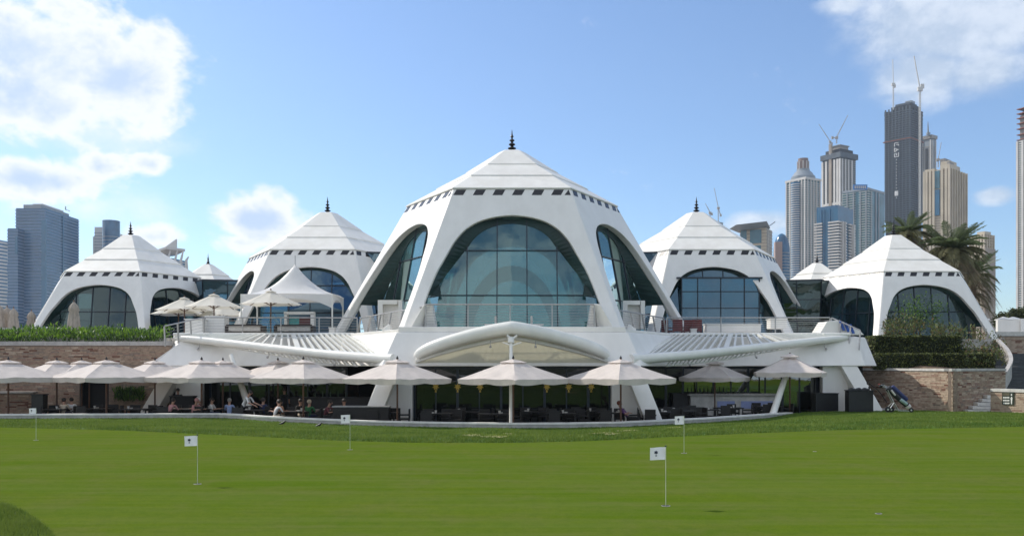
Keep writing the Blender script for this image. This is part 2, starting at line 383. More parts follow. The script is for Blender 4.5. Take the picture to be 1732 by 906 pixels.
# terrace kerb wall : coping and face
wall = thing('terrace_kerb_wall', 'long low curved kerb wall with pale coping edging the sunken terrace', 'low wall', (0,40,-1.2))
i0 = 0
for a_, b_ in zip(range(-700, 1345, 60), range(-640, 1400, 60)):
    b_ = min(b_, 1350); seg = [edgeC(u) for u in range(a_, b_+1, 10)]
    mb = MB()
    for p, q in zip(seg, seg[1:]):
        n = Vector((-(q-p).y, (q-p).x, 0)).normalized()
        g_ = (q-p)*(.012 if q is seg[-1] else 0)
        mb.slab([p-n*.03+Vector((0,0,-.07)), q-g_-n*.03+Vector((0,0,-.07)), q-g_+n*.36+Vector((0,0,-.07)), p+n*.36+Vector((0,0,-.07))], (0,0,.07))
    mb.build('coping_stone', mat('white_kerb_stone', (.78,.76,.72), .7, var=.05, scale=3), wall)
mb = MB()
for p, q in zip(cp, cp[1:]):
    n = Vector((-(q-p).y, (q-p).x, 0)).normalized()
    mb.slab([p+Vector((0,0,-.62)), q+Vector((0,0,-.62)), q+n*.3+Vector((0,0,-.62)), p+n*.3+Vector((0,0,-.62))], (0,0,.552))
mb.build('wall_face', M_cap, wall)

# ================================================================ tents
TH = R(30); T30 = math.tan(TH)
KT = [(0,.887),(.12,.879),(.25,.871),(.39,.848),(.46,.818),(.526,.785),(.61,.739),(.685,.655),(.73,.555),(.76,.446),(.782,.30),(.794,.16),(.80,0)]
LIPR = [(1.0,.0),(.709,.328),(.43,.628),(.133,1.0)]
def make_tent(label, cx, cy, zb, s_e, s_b, H, RH, th, glaz, tag_group=None, faces_glass=(0,1,5), vent_white=(), ribs=False, legs=True):
    root = thing('tent_pavilion', label, 'pavilion', (cx, cy, zb), tag_group)
    C0 = Vector((cx, cy, zb))
    Wb, We = s_b/2, s_e/2
    def hw(t): return lerp(Wb, We, t)
    def fpt(k, u, t, d=0):            # point on face k (0 = facing the camera), u sideways, t up, d inwards
        ap = hw(t)/T30-d; a = R(60*k)
        x, y = u, -ap
        return C0+Vector((x*math.cos(a)-y*math.sin(a), x*math.sin(a)+y*math.cos(a), t*H))
    kt = []                            # finer opening curve
    kp = crom([Vector((a, b, 0)) for a, b in KT], 3)
    for p in kp: kt.append((p.x, max(0, p.y)))
    kt[-1] = (.80, 0)
    mb = MB()
    for k in range(6):
        for d, flip in ((0, False), (th, True)):
            W_ = lambda t: (hw(t)/T30-d)*T30
            O_ = lambda t, o: min(o*hw(t), W_(t)-.02)
            for (t0, o0), (t1, o1) in zip(kt, kt[1:]):
                for sg in (-1, 1):
                    q = [fpt(k, sg*W_(t0), t0, d), fpt(k, sg*O_(t0,o0), t0, d), fpt(k, sg*O_(t1,o1), t1, d), fpt(k, sg*W_(t1), t1, d)]
                    mb.quad(*(q if (sg < 0) != flip else q[::-1]))
            lv = [.80, .87, .94, 1.0]
            for t0, t1 in zip(lv, lv[1:]):
                q = [fpt(k, -W_(t0), t0, d), fpt(k, 0, t0, d), fpt(k, 0, t1, d), fpt(k, -W_(t1), t1, d)]; mb.quad(*(q[::-1] if flip else q))
                q = [fpt(k, 0, t0, d), fpt(k, W_(t0), t0, d), fpt(k, W_(t1), t1, d), fpt(k, 0, t1, d)]; mb.quad(*(q[::-1] if flip else q))
        for (t0, o0), (t1, o1) in zip(kt, kt[1:]):
            for sg in (-1, 1):
                Wi = lambda t: (hw(t)/T30-th)*T30
                a, b = min(o0*hw(t0), Wi(t0)-.02), min(o1*hw(t1), Wi(t1)-.02)
                mb.quad(fpt(k, sg*o0*hw(t0), t0, 0), fpt(k, sg*a, t0, th), fpt(k, sg*b, t1, th), fpt(k, sg*o1*hw(t1), t1, 0))
        for sg in (-1, 1):
            Wi = (hw(0)/T30-th)*T30
            mb.quad(fpt(k, sg*hw(0), 0, 0), fpt(k, sg*Wi, 0, th), fpt(k, sg*min(.887*hw(0), Wi-.02), 0, th), fpt(k, sg*.887*hw(0), 0, 0))
        mb.quad(fpt(k, -hw(1), 1, 0), fpt(k, hw(1), 1, 0), fpt(k, (hw(1)/T30-th)*T30, 1, th), fpt(k, -(hw(1)/T30-th)*T30, 1, th))
    mb.build('shell', M_white, root, bevel=.07*s_b/11.5)
    # band of slanted vent panes under the eave
    pw = s_e/6; t0, t1 = 1-.050*8.1/H*s_e/6.63, 1-.008
    dt = Vector((pw*.43, 0)); vm = None
    for k in (0, 1, 5):
        for j in range(6):
            mbv = MB(); uc = -We+pw*(j+.30)
            pts = [fpt(k, uc-pw*.30, t0, .03), fpt(k, uc+pw*.20, t0, .03), fpt(k, uc+pw*.36, t1, .03), fpt(k, uc-pw*.14, t1, .03)]
            nrm = (fpt(k, 0, .9, -1)-fpt(k, 0, .9, 0))
            mbv.slab(pts, nrm*.042); mbv.build('vent_pane', M_vent, root)
        mbv = MB(); mbv.slab([fpt(k, We-pw*.32, t0, .03), fpt(k, We+.0, t0, .03), fpt(k, We-pw*.1, t1, .03)], nrm*.042 if k == 0 else (fpt(k,0,.9,-1)-fpt(k,0,.9,0))*.042)
        mbv.build('vent_pane', M_vent, root)
    # roof tiers : each panel its own object, lapped so that the seam shows
    zt = H
    for tier in range(3):
        (r0, z0), (r1, z1) = LIPR[tier], LIPR[tier+1]
        for k in range(6):
            a = R(60*k)
            def rp(r, z, u, lift=0):
                ap = r*We/T30; x = u*r*We; y = -ap
                return C0+Vector((x*math.cos(a)-y*math.sin(a), x*math.sin(a)+y*math.cos(a), zt+z*RH+lift))
            rr0 = r0*(1.018 if tier else 1.012); zz0 = z0-(.012 if tier else 0)
            rr1 = r1*(.93)
            L0, L1 = .05+.055*tier, .05+.055*tier
            nk = 2 if (s_e > 6 or tier == 0) else 1
            mbp = MB()
            top = [rp(rr0, zz0, -1, L0), rp(rr0, zz0, 1, L0), rp(rr1, z1+(r1-rr1)*.9*(z1-z0)/(r0-r1), 1, L1), rp(rr1, z1+(r1-rr1)*.9*(z1-z0)/(r0-r1), -1, L1)]
            mbp.slab(top, (0,0,-.07))
            mbp.build('roof_panel', M_roof, root)
        if tier:                       # dark strip standing in for the shadow in the lapped joint
            mbs = MB()
            for k in range(6):
                a = R(60*k); 
                def rq(r, u, lift):
                    ap = r*We/T30; x = u*r*We; y = -ap
                    return C0+Vector((x*math.cos(a)-y*math.sin(a), x*math.sin(a)+y*math.cos(a), lift))
                zz = zt+z0*RH
                mbs.quad(rq(r0*1.006, -1, zz-.10*RH/3.2), rq(r0*1.006, 1, zz-.10*RH/3.2), rq(r0*1.006, 1, zz+.055*tier-.012*RH), rq(r0*1.006, -1, zz+.055*tier-.012*RH))
            mbs.build('seam_shadow_strip', M_mull, root)
    # finial
    k = s_e/6.63; z = zt+RH
    prof = [(.62,-.16),(.60,-.05),(.36,.03),(.38,.1),(.30,.13),(.34,.2),(.16,.3),(.12,.36),(.26,.42),(.26,.47),(.12,.53),(.09,.6),(.20,.66),(.20,.72),(.09,.78),(.07,.86),(.16,.92),(.15,.98),(.06,1.03),(.05,1.12),(.11,1.18),(.05,1.3),(.01,1.62)]
    MB().lathe([(r_*k, zz*k) for r_, zz in prof], C0+Vector((0,0,zt+RH)), 14).build('finial', M_black, root, smooth=30)
    if glaz:
        gm, cols, rows, inset, lean = glaz
        # hexagonal glass hall inside the arches
        ta = .80
        def ghw(z): return lerp(hw(ta)-inset*T30+lean, hw(ta)-inset*T30, z/(ta*H))
        def gpt(k, u, z, d=0):
            a = R(60*k); x, y = u, -(ghw(z)/T30-d); return C0+Vector((x*math.cos(a)-y*math.sin(a), x*math.sin(a)+y*math.cos(a), z))
        Ht = .86*H
        for k in faces_glass:
            zs = [0]+[r_*H for r_ in rows]+[Ht]
            front = k in (0,1,5)
            for z0, z1 in zip(zs, zs[1:]):
                us_ = [None]+list(cols)+[None]
                for i in range(len(us_)-1):
                    def U(v, z, s): return s*ghw(z) if v is None else v
                    a, b = us_[i], us_[i+1]
                    q = [gpt(k, U(a, z0, -1), z0), gpt(k, U(b, z0, 1), z0), gpt(k, U(b, z1, 1), z1), gpt(k, U(a, z1, -1), z1)]
                    MB().quad(*q).build('glass_pane', gm, root)
            if front:
                for c in cols:
                    MB().bar(gpt(k, c, 0, -.03), gpt(k, c, Ht, -.03), .055, .08, up=Vector((0,1,0))).build('mullion', M_mull, root)
                for z_ in zs[1:-1]:
                    MB().bar(gpt(k, -ghw(z_), z_, -.03), gpt(k, ghw(z_), z_, -.03), .08, .055).build('transom', M_mull, root)
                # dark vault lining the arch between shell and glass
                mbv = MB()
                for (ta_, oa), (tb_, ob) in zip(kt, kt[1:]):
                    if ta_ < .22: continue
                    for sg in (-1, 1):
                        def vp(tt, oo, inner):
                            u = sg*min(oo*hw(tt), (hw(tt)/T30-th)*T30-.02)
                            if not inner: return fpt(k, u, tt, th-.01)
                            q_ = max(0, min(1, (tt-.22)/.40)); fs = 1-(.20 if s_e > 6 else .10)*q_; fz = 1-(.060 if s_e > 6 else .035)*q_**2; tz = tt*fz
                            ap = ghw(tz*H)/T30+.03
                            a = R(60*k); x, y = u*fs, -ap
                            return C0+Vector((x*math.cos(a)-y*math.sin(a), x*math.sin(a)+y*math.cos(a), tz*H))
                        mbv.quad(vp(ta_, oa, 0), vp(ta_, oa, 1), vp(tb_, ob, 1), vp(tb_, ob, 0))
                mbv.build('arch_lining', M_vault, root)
        if ribs:                       # white arched ribs seen inside the hall
            for yy, sc, thk in ((.5,.70,.6),):
                mbr = MB(); pts = []
                for i in range(25):
                    a = math.pi*i/24; pts.append((math.cos(a)*4.3*sc*1.05, math.sin(a)*H*.80*sc))
                for (x0, z0), (x1, z1) in zip(pts, pts[1:]):
                    k2 = .80
                    mbr.slab([C0+Vector((x0, yy, z0)), C0+Vector((x1, yy, z1)), C0+Vector((x1*k2, yy, z1*k2)), C0+Vector((x0*k2, yy, z0*k2))], (0, thk, 0))
                mbr.build('inner_rib', M_white, root)
    return root

ZD = 3.5
tent_main = make_tent('largest central white tent pavilion with a wide teal glass arch and black spire', 0, 56, ZD, 6.63, 11.5, 8.3, 3.23, .48,
    (G_main, (-2.5,-.83,.83,2.5), (.26,.565), .45, .75), None, (0,1,5,2,3,4), ribs=True)
for sg, lab in ((-1, 'second tallest white tent pavilion behind the peaked marquee canopy'), (1, 'white tent pavilion with a boxed blue glass bay in its arch')):
    make_tent(lab, sg*13.85, 66.6, ZD, 5.88, 9.55, 6.3, 3.2, .42, (G_blue, (-1.45,0,1.45) if sg < 0 else (-2.1,-.7,.7,2.1), (.30,.60), .4, .5), 'side tent pavilions', (0,1,5))
for sg, lab in ((-1, 'white tent pavilion above the brick wall and leafy planting, folded parasol before it'), (1, 'white tent pavilion above the hedges with date palms behind')):
    make_tent(lab, sg*28.9, 67.2, ZD, 5.3, 8.24, 4.9, 3.0, .36, (G_dark, (-1.75,-.6,.6,1.75), (.42,), .4, .3), 'side tent pavilions', (0,1,5))
# hall floor and core so that one does not look through the tents at ground level
# ---- tiny roofs over the link pavilions
def tiny(label, px, apex_py, Y, s):
    p = P(px, apex_py, Y); root = thing('small_tent_roof', label, 'roof', (p.x, p.y, p.z-s*.62))
    C0 = Vector((p.x, p.y, p.z)); We = s
    tiers = [(1.0,-.60),(.56,-.31),(.12,0.0)]
    for i in range(2):
        (r0, z0), (r1, z1) = tiers[i], tiers[i+1]
        for k in range(6):
            a0, a1 = R(60*k-30-90+60), R(60*k+30-90+60)
            q = lambda r_, a, z_: C0+Vector((r_*We*math.cos(a), r_*We*math.sin(a), z_*We+.04*i))
            MB().slab([q(r0*(1.03 if i else 1), a0, z0), q(r0*(1.03 if i else 1), a1, z0), q(r1, a1, z1), q(r1, a0, z1)], (0,0,-.05)).build('roof_panel', M_roof, root)
    mb = MB()
    for k in range(6):
        a0, a1 = R(60*k-60), R(60*k)
        q = lambda a, z_: C0+Vector((We*math.cos(a), We*math.sin(a), z_*We))
        mb.quad(q(a0,-.72), q(a1,-.72), q(a1,-.61), q(a0,-.61))
    mb.build('eave_band', M_white, root)
    k = .62
    prof = [(.40,-.1),(.22,.03),(.24,.1),(.1,.2),(.18,.28),(.06,.4),(.12,.5),(.05,.6),(.1,.68),(.04,.8),(.005,1.25)]
    MB().lathe([(a*k*1.3, b*k*1.2) for a, b in prof], C0, 12).build('finial', M_black, root, smooth=30)
    return root
tiny('small white hexagonal roof with spire, between marquee pavilion and leftmost tent', 352, 448, 70, 2.9)
tiny('small white hexagonal roof with spire, in front of the slender towers', 1382, 446, 70, 2.9)

# ---- link glass pavilions
def link_glass(name, label, front, ztop, zbot, lean, rows, ncols, gm=G_blue):
    """front: list of plan points (x,y) at the top; the bottom is pulled in by lean"""
    c = sum((Vector((x, y, 0)) for x, y in front), Vector())/len(front)
    root = thing(name, label, 'glass link', (c.x, c.y, zbot))
    T = [Vector((x, y, ztop)) for x, y in front]
    Bm = [Vector((lerp(x, c.x, lean), y+.9*lean*2, zbot)) for x, y in front]
    for i in range(len(T)-1):
        n = ncols[i]
        def q(u, v): return T[i].lerp(T[i+1], u).lerp(Bm[i].lerp(Bm[i+1], u), v)
        rs = [0]+rows+[1]
        for a in range(n):
            for b_, c_ in zip(rs, rs[1:]):
                MB().quad(q(a/n, c_), q((a+1)/n, c_), q((a+1)/n, b_), q(a/n, b_)).build('glass_pane', gm, root)
        for a in range(n+1): MB().bar(q(a/n, 0)+Vector((0,-.03,0)), q(a/n, 1)+Vector((0,-.03,0)), .06).build('mullion', M_mull, root)
        for b_ in rs[1:-1]: MB().bar(q(0, b_)+Vector((0,-.03,0)), q(1, b_)+Vector((0,-.03,0)), .06).build('transom', M_mull, root)
    top = [p+Vector((0,-.05,0)) for p in T]
    MB().slab(top+[top[-1]+Vector((0,4,0)), top[0]+Vector((0,4,0))], (0,0,.12)).build('roof_slab', M_mull, root)
    return root
for sg in (-1, 1):
    w = 'marquee pavilion' if sg < 0 else 'boxed bay pavilion'
    # X 217..262 px off axis
    fr_ = [(sg*11.2, 62.4), (sg*7.3, 63.2)]
    if sg > 0: fr_ = fr_[::-1]
    link_glass('link_pavilion', 'dark leaning glass link between the central tent and the '+w, fr_, 9.7, ZD, .38, [.28,.66], [2])
    fr2 = [(sg*24.6, 67.5), (sg*22.9, 65.6), (sg*19.4, 66.4)]
    if sg > 0: fr2 = fr2[::-1]
    link_glass('link_pavilion', 'low dark glass link under the small roof beside the '+w, fr2, 8.05, ZD, .16, [.30,.65], [2,2] if sg < 0 else [2,2], G_dark if sg > 0 else G_blue)
# boxed glass bay in front of the right-hand middle tent
bay = thing('glass_bay', 'flat topped blue glass bay window box standing in a white arch', 'glass bay', (13.9, 60.4, ZD))
Yb = 60.4; xs = [P(px, 0, Yb).x for px in (1153,1180,1219,1259,1284)]; zs = [ZD, P(0,521,Yb).z, P(0,493,Yb).z, P(0,471,Yb).z]
for z0, z1 in zip(zs, zs[1:]):
    for a, b_ in zip(xs, xs[1:]):
        dz0 = dz1 = 0
        MB().quad((a, Yb+dz0, z0), (b_, Yb+dz0, z0), (b_, Yb+dz1, z1), (a, Yb+dz1, z1)).build('glass_pane', G_blue, bay)
for a in xs: MB().bar((a, Yb-.04, ZD), (a, Yb-.04, zs[-1]), .06).build('mullion', M_mull, bay)
for z_ in zs[1:-1]: MB().bar((xs[0], Yb-.04, z_), (xs[-1], Yb-.04, z_), .06).build('transom', M_mull, bay)
MB().slab([(xs[0]-.35,Yb-.12,zs[-1]), (xs[-1]+.2,Yb-.12,zs[-1]), (xs[-1]+.2,Yb+2,zs[-1]), (xs[0]-.35,Yb+2,zs[-1])], (0,0,.1)).build('top_slab', M_mull, bay)
MB().quad((xs[0],Yb,ZD),(xs[0],Yb,zs[-1]),(xs[0]-.3,Yb+2,zs[-1]),(xs[0]+.2,Yb+2.4,ZD)).build('side_glass', G_dark, bay)
MB().quad((xs[-1],Yb,ZD),(xs[-1],Yb,zs[-1]),(xs[-1]+.2,Yb+2,zs[-1]),(xs[-1],Yb+2.4,ZD)).build('side_glass', G_dark, bay)
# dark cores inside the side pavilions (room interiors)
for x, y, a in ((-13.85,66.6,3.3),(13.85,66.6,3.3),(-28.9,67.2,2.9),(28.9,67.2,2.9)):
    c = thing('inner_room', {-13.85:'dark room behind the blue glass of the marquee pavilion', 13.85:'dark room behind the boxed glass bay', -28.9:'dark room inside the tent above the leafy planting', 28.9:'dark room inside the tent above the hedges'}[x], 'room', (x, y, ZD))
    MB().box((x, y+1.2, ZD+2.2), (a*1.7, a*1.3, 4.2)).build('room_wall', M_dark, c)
# ================================================================ podium building (deck, fascia, restaurant storey)
pod = thing('podium_building', 'low white podium building with dark glazed restaurant under the five tents', 'building', (0, 54, -1.25))
top = [(-19.95,60),(-19.95,53.4),(-19.3,52.5),(-9.9,52.5),(-5.95,45.6),(5.95,45.6),(9.9,52.5),(20.4,52.5),(21.5,54),(21.5,60)]
bot = [(-21.6,60),(-21.9,52.6),(-20.9,51.5),(-10.4,51.5),(-6.6,44.7),(6.6,44.7),(10.4,51.5),(20.5,51.5),(21.9,53.2),(21.9,60)]
ZT, ZB = ZD, 1.76
mb = MB()
for i in range(len(top)-1):
    a, b = top[i], top[i+1]; c, d = bot[i], bot[i+1]
    mb.quad((*c, ZB), (*d, ZB), (*b, ZT), (*a, ZT))
mb.quad(*[(x, y, ZB) for x, y in bot[::-1]])
mb.quad(*[(x, y, ZT) for x, y in top])
mb.build('fascia', M_white, pod, bevel=.06)
M_deck = mat('pale_deck_paving', (.50,.48,.45), .8, var=.1, scale=2)
mb = MB().slab([(-66,57.5,ZD-.6),(31.2,57.5,ZD-.6),(31.2,61.7,ZD-.6),(66,61.7,ZD-.6),(66,92,ZD-.6),(-66,92,ZD-.6)], (0,0,.596)); structure(mb.build('upper_terrace', M_deck))
# kerb on the central balcony
kp = [(-9.7,52.4),(-5.85,45.7),(5.85,45.7),(9.7,52.4)]
mb = MB()
for a, b in zip(kp, kp[1:]):
    A, B = Vector((*a, ZT+.004)), Vector((*b, ZT+.004)); n = Vector((-(B-A).y, (B-A).x, 0)).normalized()*.35
    mb.slab([A, B, B+n, A+n], (0,0,.28 if a[1] == b[1] else .16))
mb.build('balcony_kerb', M_white, pod, bevel=.03)
# slanting white fins that carry the tent corners down
def fin(p, q, w0, w1, d, name='buttress', m=None):
    p, q = Vector(p), Vector(q)
    mb = MB(); mb.slab([q+Vector((-w1/2,0,0)), q+Vector((w1/2,0,0)), p+Vector((w0/2,0,0)), p+Vector((-w0/2,0,0))], (0, d, 0))
    return mb.build(name, m or M_white, pod, bevel=.04)
for s in (-1, 1):
    fin((s*6.0,44.62,1.85), (s*7.05,43.1,-1.25), .9, .85, 1.0)                # front corner legs
    fin((s*19.6,51.6,1.80), (s*21.0,50.6,-1.25), .95, .9, 1.2)             # wing end legs
    MB().box((s*5.75,45.6,.25),(1.3,.5,3.0)).build('pier', M_white, pod)
    MB().box((s*18.95,52.2,.25),(1.5,.5,3.0)).build('pier', M_white, pod)
    # wedge fins on the balcony corners, where the tent legs stand
    MB().slab([(s*5.4,45.8,ZD),(s*4.55,45.8,ZD+1.45),(s*4.15,46.0,ZD+1.5),(s*3.95,46.6,ZD)], (0,1.1,0)).build('corner_fin', M_white, pod, bevel=.05)
# restaurant glazing : centre
def glaze(x0, x1, y, n, z0=-1.25, z1=1.755, g=None, split=None):
    for i in range(n):
        a, b = lerp(x0, x1, i/n), lerp(x0, x1, (i+1)/n)
        MB().quad((a+.03, y, z0), (b-.03, y, z0), (b-.03, y, z1), (a+.03, y, z1)).build('glass_pane', g or G_low, pod)
        w = .13 if i % 2 == 0 else .06
        MB().box((a, y-.02, (z0+z1)/2), (w, .12, z1-z0-.02)).build('mullion', M_mull, pod)
    MB().box((x1, y-.02, (z0+z1)/2), (.12, .12, z1-z0-.02)).build('mullion', M_mull, pod)
    MB().box(((x0+x1)/2, y-.03, z1-.09), (x1-x0, .13, .14)).build('head_rail', M_mull, pod)
glaze(-5.1, 5.1, 46.2, 9)
G_bar = glass('bar_window_glass', (.16,.18,.18), .24, .0, (.85,.9,.9), wav=.03, body=(.02,.024,.022), bodyf=.6)
glaze(10.0, 18.2, 53.0, 8, g=G_bar)
glaze(-18.2, -10.0, 53.6, 7)
glaze(7.0, 10.0, 51.9, 3)
# interior : back wall, side walls, ceiling
mb = MB(); mb.box((0, 58.6, .25), (42, .3, 3)); mb.box((-21.2, 56.5, .25), (.3, 5, 3)); mb.box((21.2, 56.5, .25), (.3, 5, 3))
mb.build('back_wall', M_dark, pod)
MB().box((0,56.2,-1.2),(42,5,.06)).build('inner_floor', M_floor, pod)
# warm-toned room fittings seen dimly through the glass
M_panel = mat('brown_panelling', (.10,.055,.03), .5, var=.3, scale=2)
for i in range(8): MB().box((-15+i*4.2, 57.6, -.15), (1.6,.3,1.9)).build('wall_panel', M_panel, pod)

# ================================================================ gold palm ornaments hung in the restaurant window
M_gold = mat('gold_paint', (.55,.36,.06), .45, metal=.3, var=.1)
for i, px in enumerate((737,774,812,925,962,1000)):
    p = P(px, 655, 46.05); mb = MB()
    pts = []
    for k in range(14):
        a = math.pi*2*k/14+.2; r_ = .20 if k % 2 else .10
        pts.append(p+Vector((math.cos(a)*r_, 0, math.sin(a)*r_*.95+.04)))
    mb.slab(pts, (0,.03,0)); mb.slab([p+Vector((-.02,0,-.1)), p+Vector((.02,0,-.1)), p+Vector((.05,0,-.24)), p+Vector((-.05,0,-.24))], (0,.03,0))
    o = mb.build('gold_palm_ornament', M_gold)
    tag(o, 'small gold palm shape on dark glass, '+['nearest the left pier','between two others left of the centre mast','closest to the left of the centre mast','closest to the right of the centre mast','between two others right of the centre mast','nearest the right pier'][i], 'ornament', 'gold palm ornaments')

# ================================================================ railings
def railing(label, pts, h=1.13, n=6, tilt=0, cab=9, grp='deck railings', posts=True):
    pts = [Vector(p) for p in pts]
    root = thing('deck_railing', label, 'railing', pts[0], grp)
    for a, b in zip(pts, pts[1:]):
        L = (b-a).length; m_ = max(1, round(L/n)) if n > 1.5 else max(1, round(L/n))
        side = Vector(((b-a).y, -(b-a).x, 0)).normalized()
        for i in range(m_+1):
            if i == 0 and a is not pts[0]: continue
            p = a.lerp(b, i/m_); q = p+Vector((0,0,h))+side*tilt
            MB().bar(p, q, .055, .09).build('post', M_steel, root)
        MB().tube([a+Vector((0,0,h+.02))+side*tilt, b+Vector((0,0,h+.02))+side*tilt], .038, 8).build('top_rail', M_steel, root)
        for k in range(1, cab):
            u = k/cab; off = Vector((0,0,h*u))+side*tilt*u
            MB().tube([a+off, b+off], .009, 4, caps=False).build('cable', M_steel, root)
    return root
railing('front balcony railing with thin cables before the big teal glass arch', [(-4.45,45.85,3.79),(4.25,45.85,3.79)], n=2.1, cab=8)
railing('sloping cable railing on the left flank of the central balcony', [(-4.6,45.95,3.72),(-9.3,53.3,3.5)], n=1.45, tilt=.22, cab=9)
railing('sloping cable railing on the right flank of the central balcony', [(9.3,53.3,3.5),(4.4,45.95,3.72)], n=1.6, tilt=.22, cab=9)
railing('long deck railing in front of the marquee and benches', [(-18.4,53.0,3.5),(-9.3,53.3,3.5)], n=2.1, cab=7)
railing('long deck railing in front of the boxed glass bay', [(9.3,53.3,3.5),(19.0,53.0,3.5)], n=3.4, cab=9)
railing('short railing dropping beside the steps at the left end of the deck', [(-19.9,50.9,2.9),(-18.4,53.0,3.5)], n=.9, cab=6, tilt=-.1)
railing('short row of leaning rails beside the steps right of the blue towels', [(19.0,53.0,3.5),(20.3,51.9,2.7)], n=.55, cab=1, tilt=-.25)

# ================================================================ pergolas
def pergola(s, label):
    root = thing('louvred_pergola', label, 'pergola', (s*12, 49, 2.6), 'boomerang pergolas')
    tp = [Vector((s*(px-866)*Y/F, Y, EYE-(py-618)*Y/F)) for px, py, Y in [(1067,607,44.9),(1110,604.5,45.8),(1180,599,47.2),(1260,590,49),(1350,579.5,51),(1405,573.5,52),(1437,570.5,52.6)]]
    path = crom(tp, 5); n = len(path)
    rr = [.265-.10*(i/(n-1))**2 for i in range(n)]; rr[-1] = .10
    MB().tube(path, rr, 14).build('front_tube', M_whitemetal, root, smooth=35)
    B0, B1 = Vector((s*9.3,52.1,3.62)), Vector((s*20.0,52.4,3.62))
    MB().tube([B0, B1], .09, 8).build('back_beam', M_whitemetal, root, smooth=35)
    MB().tube([tp[0]+Vector((0,.2,0)), Vector((s*8.0,48.6,2.9)), B0], .08, 8).build('side_beam', M_whitemetal, root, smooth=35)
    # slats
    N = 31
    for i in range(N):
        u = (i+.6)/(N+.5); k = u*(n-1); j = int(k); f = path[j].lerp(path[min(j+1, n-1)], k-j)
        bpx = lerp(1112, 1400, u); Yb = 52.15; bx = s*(bpx-866)*Yb/F
        bk = Vector((bx, Yb, 3.60)) if u > .12 else Vector((bx, lerp(49.5, Yb, u/.12), lerp(3.15, 3.60, u/.12)))
        w = .26 if i == 13 else .11
        MB().bar(f, bk, w, .13).build('slat', M_whitemetal, root)
    # lower rail with short louvres hanging behind the tube
    lp = []
    for i in range(25):
        u = .22+.76*i/24; k = u*(n-1); j = int(k); f = path[j].lerp(path[min(j+1, n-1)], k-j); lp.append(f+Vector((0,.55,-.36*(1-abs(u-.45))*(1-u)*1.9-.06)))
    MB().tube(lp, .05, 6).build('lower_rail', M_whitemetal, root, smooth=35)
    mb = MB()
    for i in range(24):
        for v in (0, .5):
            p = lp[i].lerp(lp[i+1], v); k = (.22+.76*(i+v)/24)*(n-1); j = int(k); f = path[j].lerp(path[min(j+1, n-1)], k-j)
            mb.bar(p, f+Vector((s*.25,.25,-.1)), .05, .05)
    mb.build('louvre', M_whitemetal, root, kind='stuff')
    for u in (.32, .55, .8):
        k = u*(n-1); f = path[int(k)]
        MB().tube([f+Vector((0,.1,-.2)), f+Vector((0,.1,-.48))], .025, 6).ball(f+Vector((s*.08,.1,-.52)), .07, 6).build('spotlight', M_steel, root)
    # strut
    a = P(1341, 600, 50.0); b = Vector(((1303-866)*48.2/F, 48.2, -1.25)); a.x *= s; b.x *= s
    MB().tube([a, a.lerp(b, .5), b], [.12,.17,.2], 12).build('strut', M_whitemetal, root, smooth=35)
    return root
pergola(-1, 'white tube pergola with slats sweeping left below the marquee deck')
pergola(1, 'white tube pergola with slats sweeping right below the boxed glass bay')

# ================================================================ centre canopy
cc = thing('centre_canopy', 'white bull nosed canopy rising to a point over the middle of the terrace', 'canopy', (0, 42, 2.4))
half = [P(706,605,44.6), P(713,596.5,44.5), P(742,583.5,44.1), P(790,569,43.6), P(835,559,43.2), P(866,554,43.0)]
half = crom(half[:-1]+[half[-1]], 5); rr = [lerp(.22,.33, min(1, i/8)) for i in range(len(half))]
full = half+[Vector((-p.x, p.y, p.z)) for p in half[-2::-1]]; rf = rr+rr[-2::-1]; rf[0] = rf[-1] = .1
MB().tube(full, rf, 16).build('nose_tube', M_whitemetal, cc, smooth=50)
low = [P(704,610,44.65), P(740,598,44.4), P(790,585,44.0), P(840,574.5,43.65), P(866,570,43.5)]
low = crom(low, 4); lowf = low+[Vector((-p.x, p.y, p.z)) for p in low[-2::-1]]
MB().tube(lowf, .12, 8).build('gutter_tube', M_whitemetal, cc, smooth=35)
mb = MB(); N = len(lowf)
for i in range(N-1):
    a, b = lowf[i], lowf[i+1]; u0, u1 = i/(N-1), (i+1)/(N-1)
    c = Vector((lerp(-4.9, 4.9, u1), 44.9, 1.80)); d = Vector((lerp(-4.9, 4.9, u0), 44.9, 1.80))
    mb.slab([a, b, c, d], (0,0,.05))
mb.build('soffit_membrane', mat('soffit_white', (.80,.78,.68), .6, var=.03, scale=1, thin=.45), cc)
mb = MB()
for i in range(N-1):
    k0, k1 = int(i/(N-1)*(len(full)-1)), int((i+1)/(N-1)*(len(full)-1))
    mb.quad(lowf[i], lowf[i+1], full[k1], full[k0])
mb.build('edge_panel', mat('canopy_edge_beige', (.62,.57,.48), .6, var=.05), cc)
MB().tube([(-.05,41.15,-1.25),(-.05,42.9,3.0)], .085, 12).build('mast', M_whitemetal, cc, smooth=35)
mb = MB().tube([(-.05,42.8,2.86),(-.05,42.9,3.12)], .16, 12)
mb.tube([(0,42.75,2.75),(-.45,42.8,2.9)], .035, 6).tube([(0,42.75,2.75),(.45,42.8,2.9)], .035, 6).tube([(0,42.85,3.05),(-.25,42.9,3.25)], .06, 8).tube([(0,42.85,3.05),(.25,42.9,3.25)], .06, 8)
mb.build('mast_head', M_whitemetal, cc, smooth=35)
for x in (-1.05, 1.15): MB().tube([(x,43.3,2.72),(x,43.3,3.0)], .02, 6).ball((x,43.3,2.70), .06, 6).build('spotlight', M_steel, cc)

